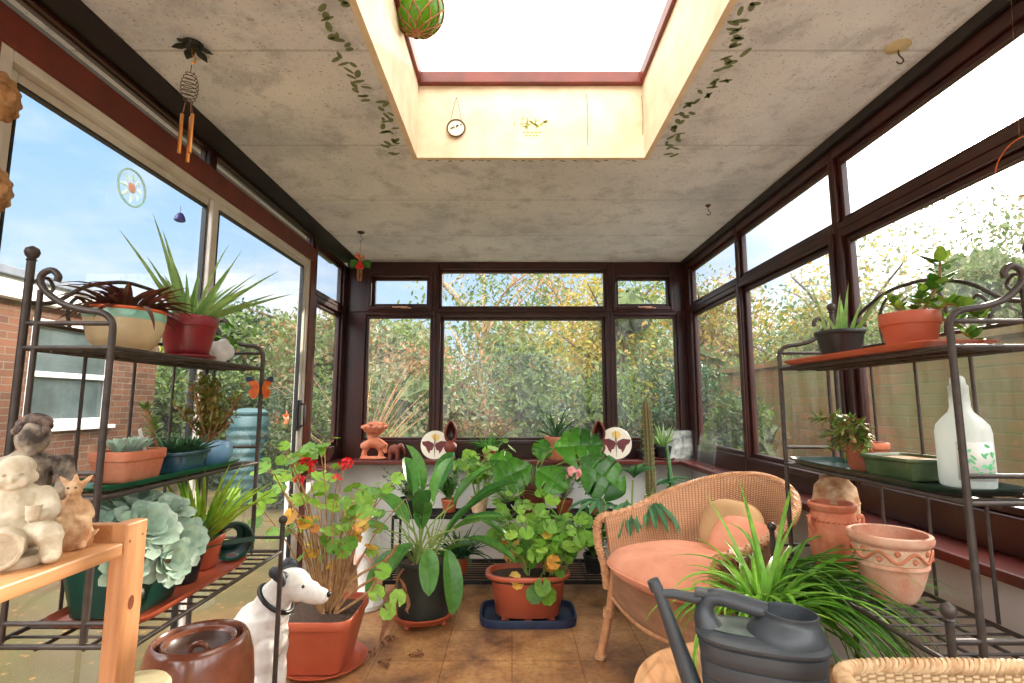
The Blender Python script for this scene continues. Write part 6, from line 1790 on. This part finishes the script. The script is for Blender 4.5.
for k, (dx, dy, ln) in enumerate(((-.016, .0, .125), (.016, .0, .125), (.0, .018, .145), (0, -.018, .140))):
    q = MB(); q.tube([(dx*.6, dy*.6, -.13), (dx, dy, -.17)], .0009, 4); q.obj('string', M['rope'], t)
    if k < 2 or k == 2:
        q = MB(); q.tube([(dx, dy, -.168), (dx, dy, -.168-ln)], .0052, 12); q.obj('chime_tube', M['brass'], t)
# glass float in net, hung in the roof light
c = P(418, 9, Y=1.80)
t = thing('glass_float', 'green glass fishing float in a rope net hanging in the roof light', 'glass float', tuple(c))
q = MB(); q.ell((0, 0, 0), .098, 32, 20); q.obj('glass_ball', M['float'], t)
q = MB()
for s_ in (-1, 1):
    for k in range(10):
        pts = []
        for i in range(25):
            e = -PI/2+.12+(PI-.24)*i/24; a = 2*PI*k/10+s_*e*.75; pts.append((.1005*cos(e)*cos(a), .1005*cos(e)*sin(a), .1005*sin(e)))
        q.tube(pts, .003, 5)
q.lathe([(.001, -.106), (.012, -.104), (.014, -.098), (.001, -.096)], 12)
q.obj('rope_net', M['rope'], t)
q = MB(); q.tube([(0, 0, .098), (0, 0, ZT+.06-c.z)], .003, 6); q.obj('rope', M['rope'], t)
# round wire decoration hanging on the well
c = P(456, 128, Y=HY1-.012)
t = thing('hanging_ring', 'small round framed dried-flower disc hanging on the far side of roof light', 'hanging ornament', tuple(c))
q = MB(); q.tube([(.040*cos(a), 0, .040*sin(a)) for a in [2*PI*k/36 for k in range(36)]], .004, 8, closed=True); q.obj('ring', M['wire'], t)
q = MB(); q.v = [(.038*cos(2*PI*k/30), .001, .038*sin(2*PI*k/30)) for k in range(30)]; q.face(list(range(30))); q.obj('disc', M['cream_disc'], t, smooth=False, solid=.001)
q = MB()
for k in range(7): oleaf(q, (-.022+.007*k, -.001, -.008+.003*k), (rr.uniform(-1, 1), 0, 1), (0, -1, 0), .014, .007, n=4)
q.obj('pressed_sprig', L['dark'], t, smooth=False)
q = MB()
for s_ in (-1, 1): q.tube([(s_*.026, 0, .030), (s_*.006, 0, .13)], .0012, 4)
q.tube([(-.006, 0, .13), (0, 0, .145), (.006, 0, .13)], .0012, 4); q.ell((0, .004, .146), .004, 8, 6); q.obj('cord', M['rope'], t)
for px_, z0, z1, lb in ((587, .30, .05, 'loose string dangling on the far side of the roof light lining'), (642, .29, .10, 'short dark cord at the right corner of the roof light lining')):
    c = P(px_, 110, Y=HY1-.006); q = MB(); q.tube(spline([(0, 0, z0), (.003, 0, (z0+z1)/2), (-.002, 0, z1)], 4), .0013, 4)
    tag(q.obj('string', M['rope'], at=(c.x, HY1-.006, ZC)), lb, 'string')
# sun catchers and charms at the sliding door
c = P(132, 188, X=XL+.006)
t = thing('suncatcher', 'round pale green and peach suncatcher on the sliding door glass', 'suncatcher', tuple(c))
q = MB(); q.tube([(0, .062*cos(a), .062*sin(a)) for a in [2*PI*k/40 for k in range(40)]], .004, 6, closed=True); q.obj('ring', M['suncatch'], t)
q = MB()
for k in range(8):
    a = 2*PI*k/8; oleaf(q, (0, .018*cos(a), .018*sin(a)), (0, cos(a), sin(a)), (1, 0, 0), .036, .02, n=4)
q.obj('petals', M['suncatch'], t, smooth=False)
q = MB(); q.ell((0, 0, 0), (.003, .018, .018), 14, 8); q.obj('centre', M['suncatch_o'], t)
c = P(180, 217, X=XL+.02)
t = thing('crystal_bell', 'tiny blue glass bell hanging high in the sliding door', 'hanging ornament', tuple(c))
q = MB(); q.lathe([(.001, .018), (.010, .014), (.017, .0), (.020, -.014), (.014, -.018), (.001, -.016)][::-1], 16); q.obj('bell', M['crystal'], t)
q = MB(); q.tube([(0, 0, .016), (0, 0, .045)], .001, 4); q.obj('thread', M['rope'], t)
def butterfly(label, c, s_, rz=0):
    t = thing('butterfly_charm', label, 'butterfly ornament', tuple(c), rz); t.scale = (s_,)*3
    for g in (-1, 1):
        q = MB(); pts = [(g*.004, 0), (g*.010, .020), (g*.030, .036), (g*.044, .034), (g*.040, .016), (g*.026, .002), (g*.036, -.012), (g*.030, -.030), (g*.016, -.036), (g*.006, -.018)]
        q.v = [(a, -abs(a)*.25, b) for a, b in pts]; q.face(list(range(len(pts)))); w_ = q.obj('wing', M['bf_orange'], t, smooth=False, solid=.0015)
        q = MB(); pts = [(g*.018, .026), (g*.030, .037), (g*.046, .036), (g*.042, .018), (g*.030, .022)]
        q.v = [(a, -abs(a)*.25-.0015, b) for a, b in pts]; q.face(list(range(len(pts)))); q.obj('wing_tip', M['bf_blue'], w_, smooth=False, solid=.001)
    q = MB(); q.tube([(0, 0, .022), (0, -.001, 0), (0, 0, -.026)], [.002, .003, .001], 8)
    for g in (-1, 1): q.tube([(0, 0, .022), (g*.008, 0, .036)], .0006, 4)
    q.obj('butterfly_body', M['black'], t)
    return t
butterfly('orange and blue butterfly charm hanging from the far end of left stand', P(261, 388, Y=1.885), 1.12)
q = MB(); c = P(286, 418, X=XL+.012)
t = thing('red_flower_sticker', 'small orange-red bow shaped sticker on sliding door stile beside the handle', 'sticker', tuple(c))
for k in range(5):
    q_ = MB(); a = 2*PI*k/5+.3; oleaf(q, (0, 0, 0), (.1, cos(a), sin(a)), (1, 0, 0), .045, .032, n=4)
q.obj('petals', M['bf_orange'], t, smooth=False)
# carved wooden faces on the near left post
for (px_, py_, sc, lb) in ((0, 96, 1.0, 'upper carved brown wooden mask by the near sliding door post'), (-8, 188, .95, 'lower carved brown wooden mask by the near sliding door post')):
    c = P(px_, py_, X=-1.235); t = thing('wooden_mask', lb, 'carving', tuple(c)); t.scale = (sc,)*3
    def mk(q):
        q.ell((0, 0, 0), (.03, .045, .055), 16, 10)
        for k in range(12): a = 2*PI*k/12; q.ell((.0, .042*cos(a), .052*sin(a)), (.014, .012, .012), 8, 5)
        q.ell((.03, 0, -.002), (.012, .008, .016), 8, 6); q.ell((.028, 0, -.026), (.006, .014, .005), 8, 5)
        for s_ in (-1, 1): q.ell((.026, s_*.016, .014), (.008, .009, .006), 8, 5)
    grown('face', M['barkbrown'], t, mk, .004)
    q = MB(); q.tube([(-.01, 0, .05), (-.045, 0, .075)], .002, 5); q.obj('hanging_loop', M['rope'], t)
# red hoop hanging by the right windows
c = P(1023, 166, X=1.30)
t = thing('red_hoop', 'thin red wire hoop hanging at the right-hand window edge', 'hanging ornament', tuple(c))
q = MB(); q.tube([(0, .075*cos(a), .075*sin(a)) for a in [2*PI*k/36 for k in range(36)]], .0016, 5, closed=True); q.obj('hoop', M['bf_orange'], t)
q = MB(); q.tube([(0, 0, .075), (0.025, 0, ZC-.035-c.z)], .0008, 4); q.obj('thread', M['rope'], t)
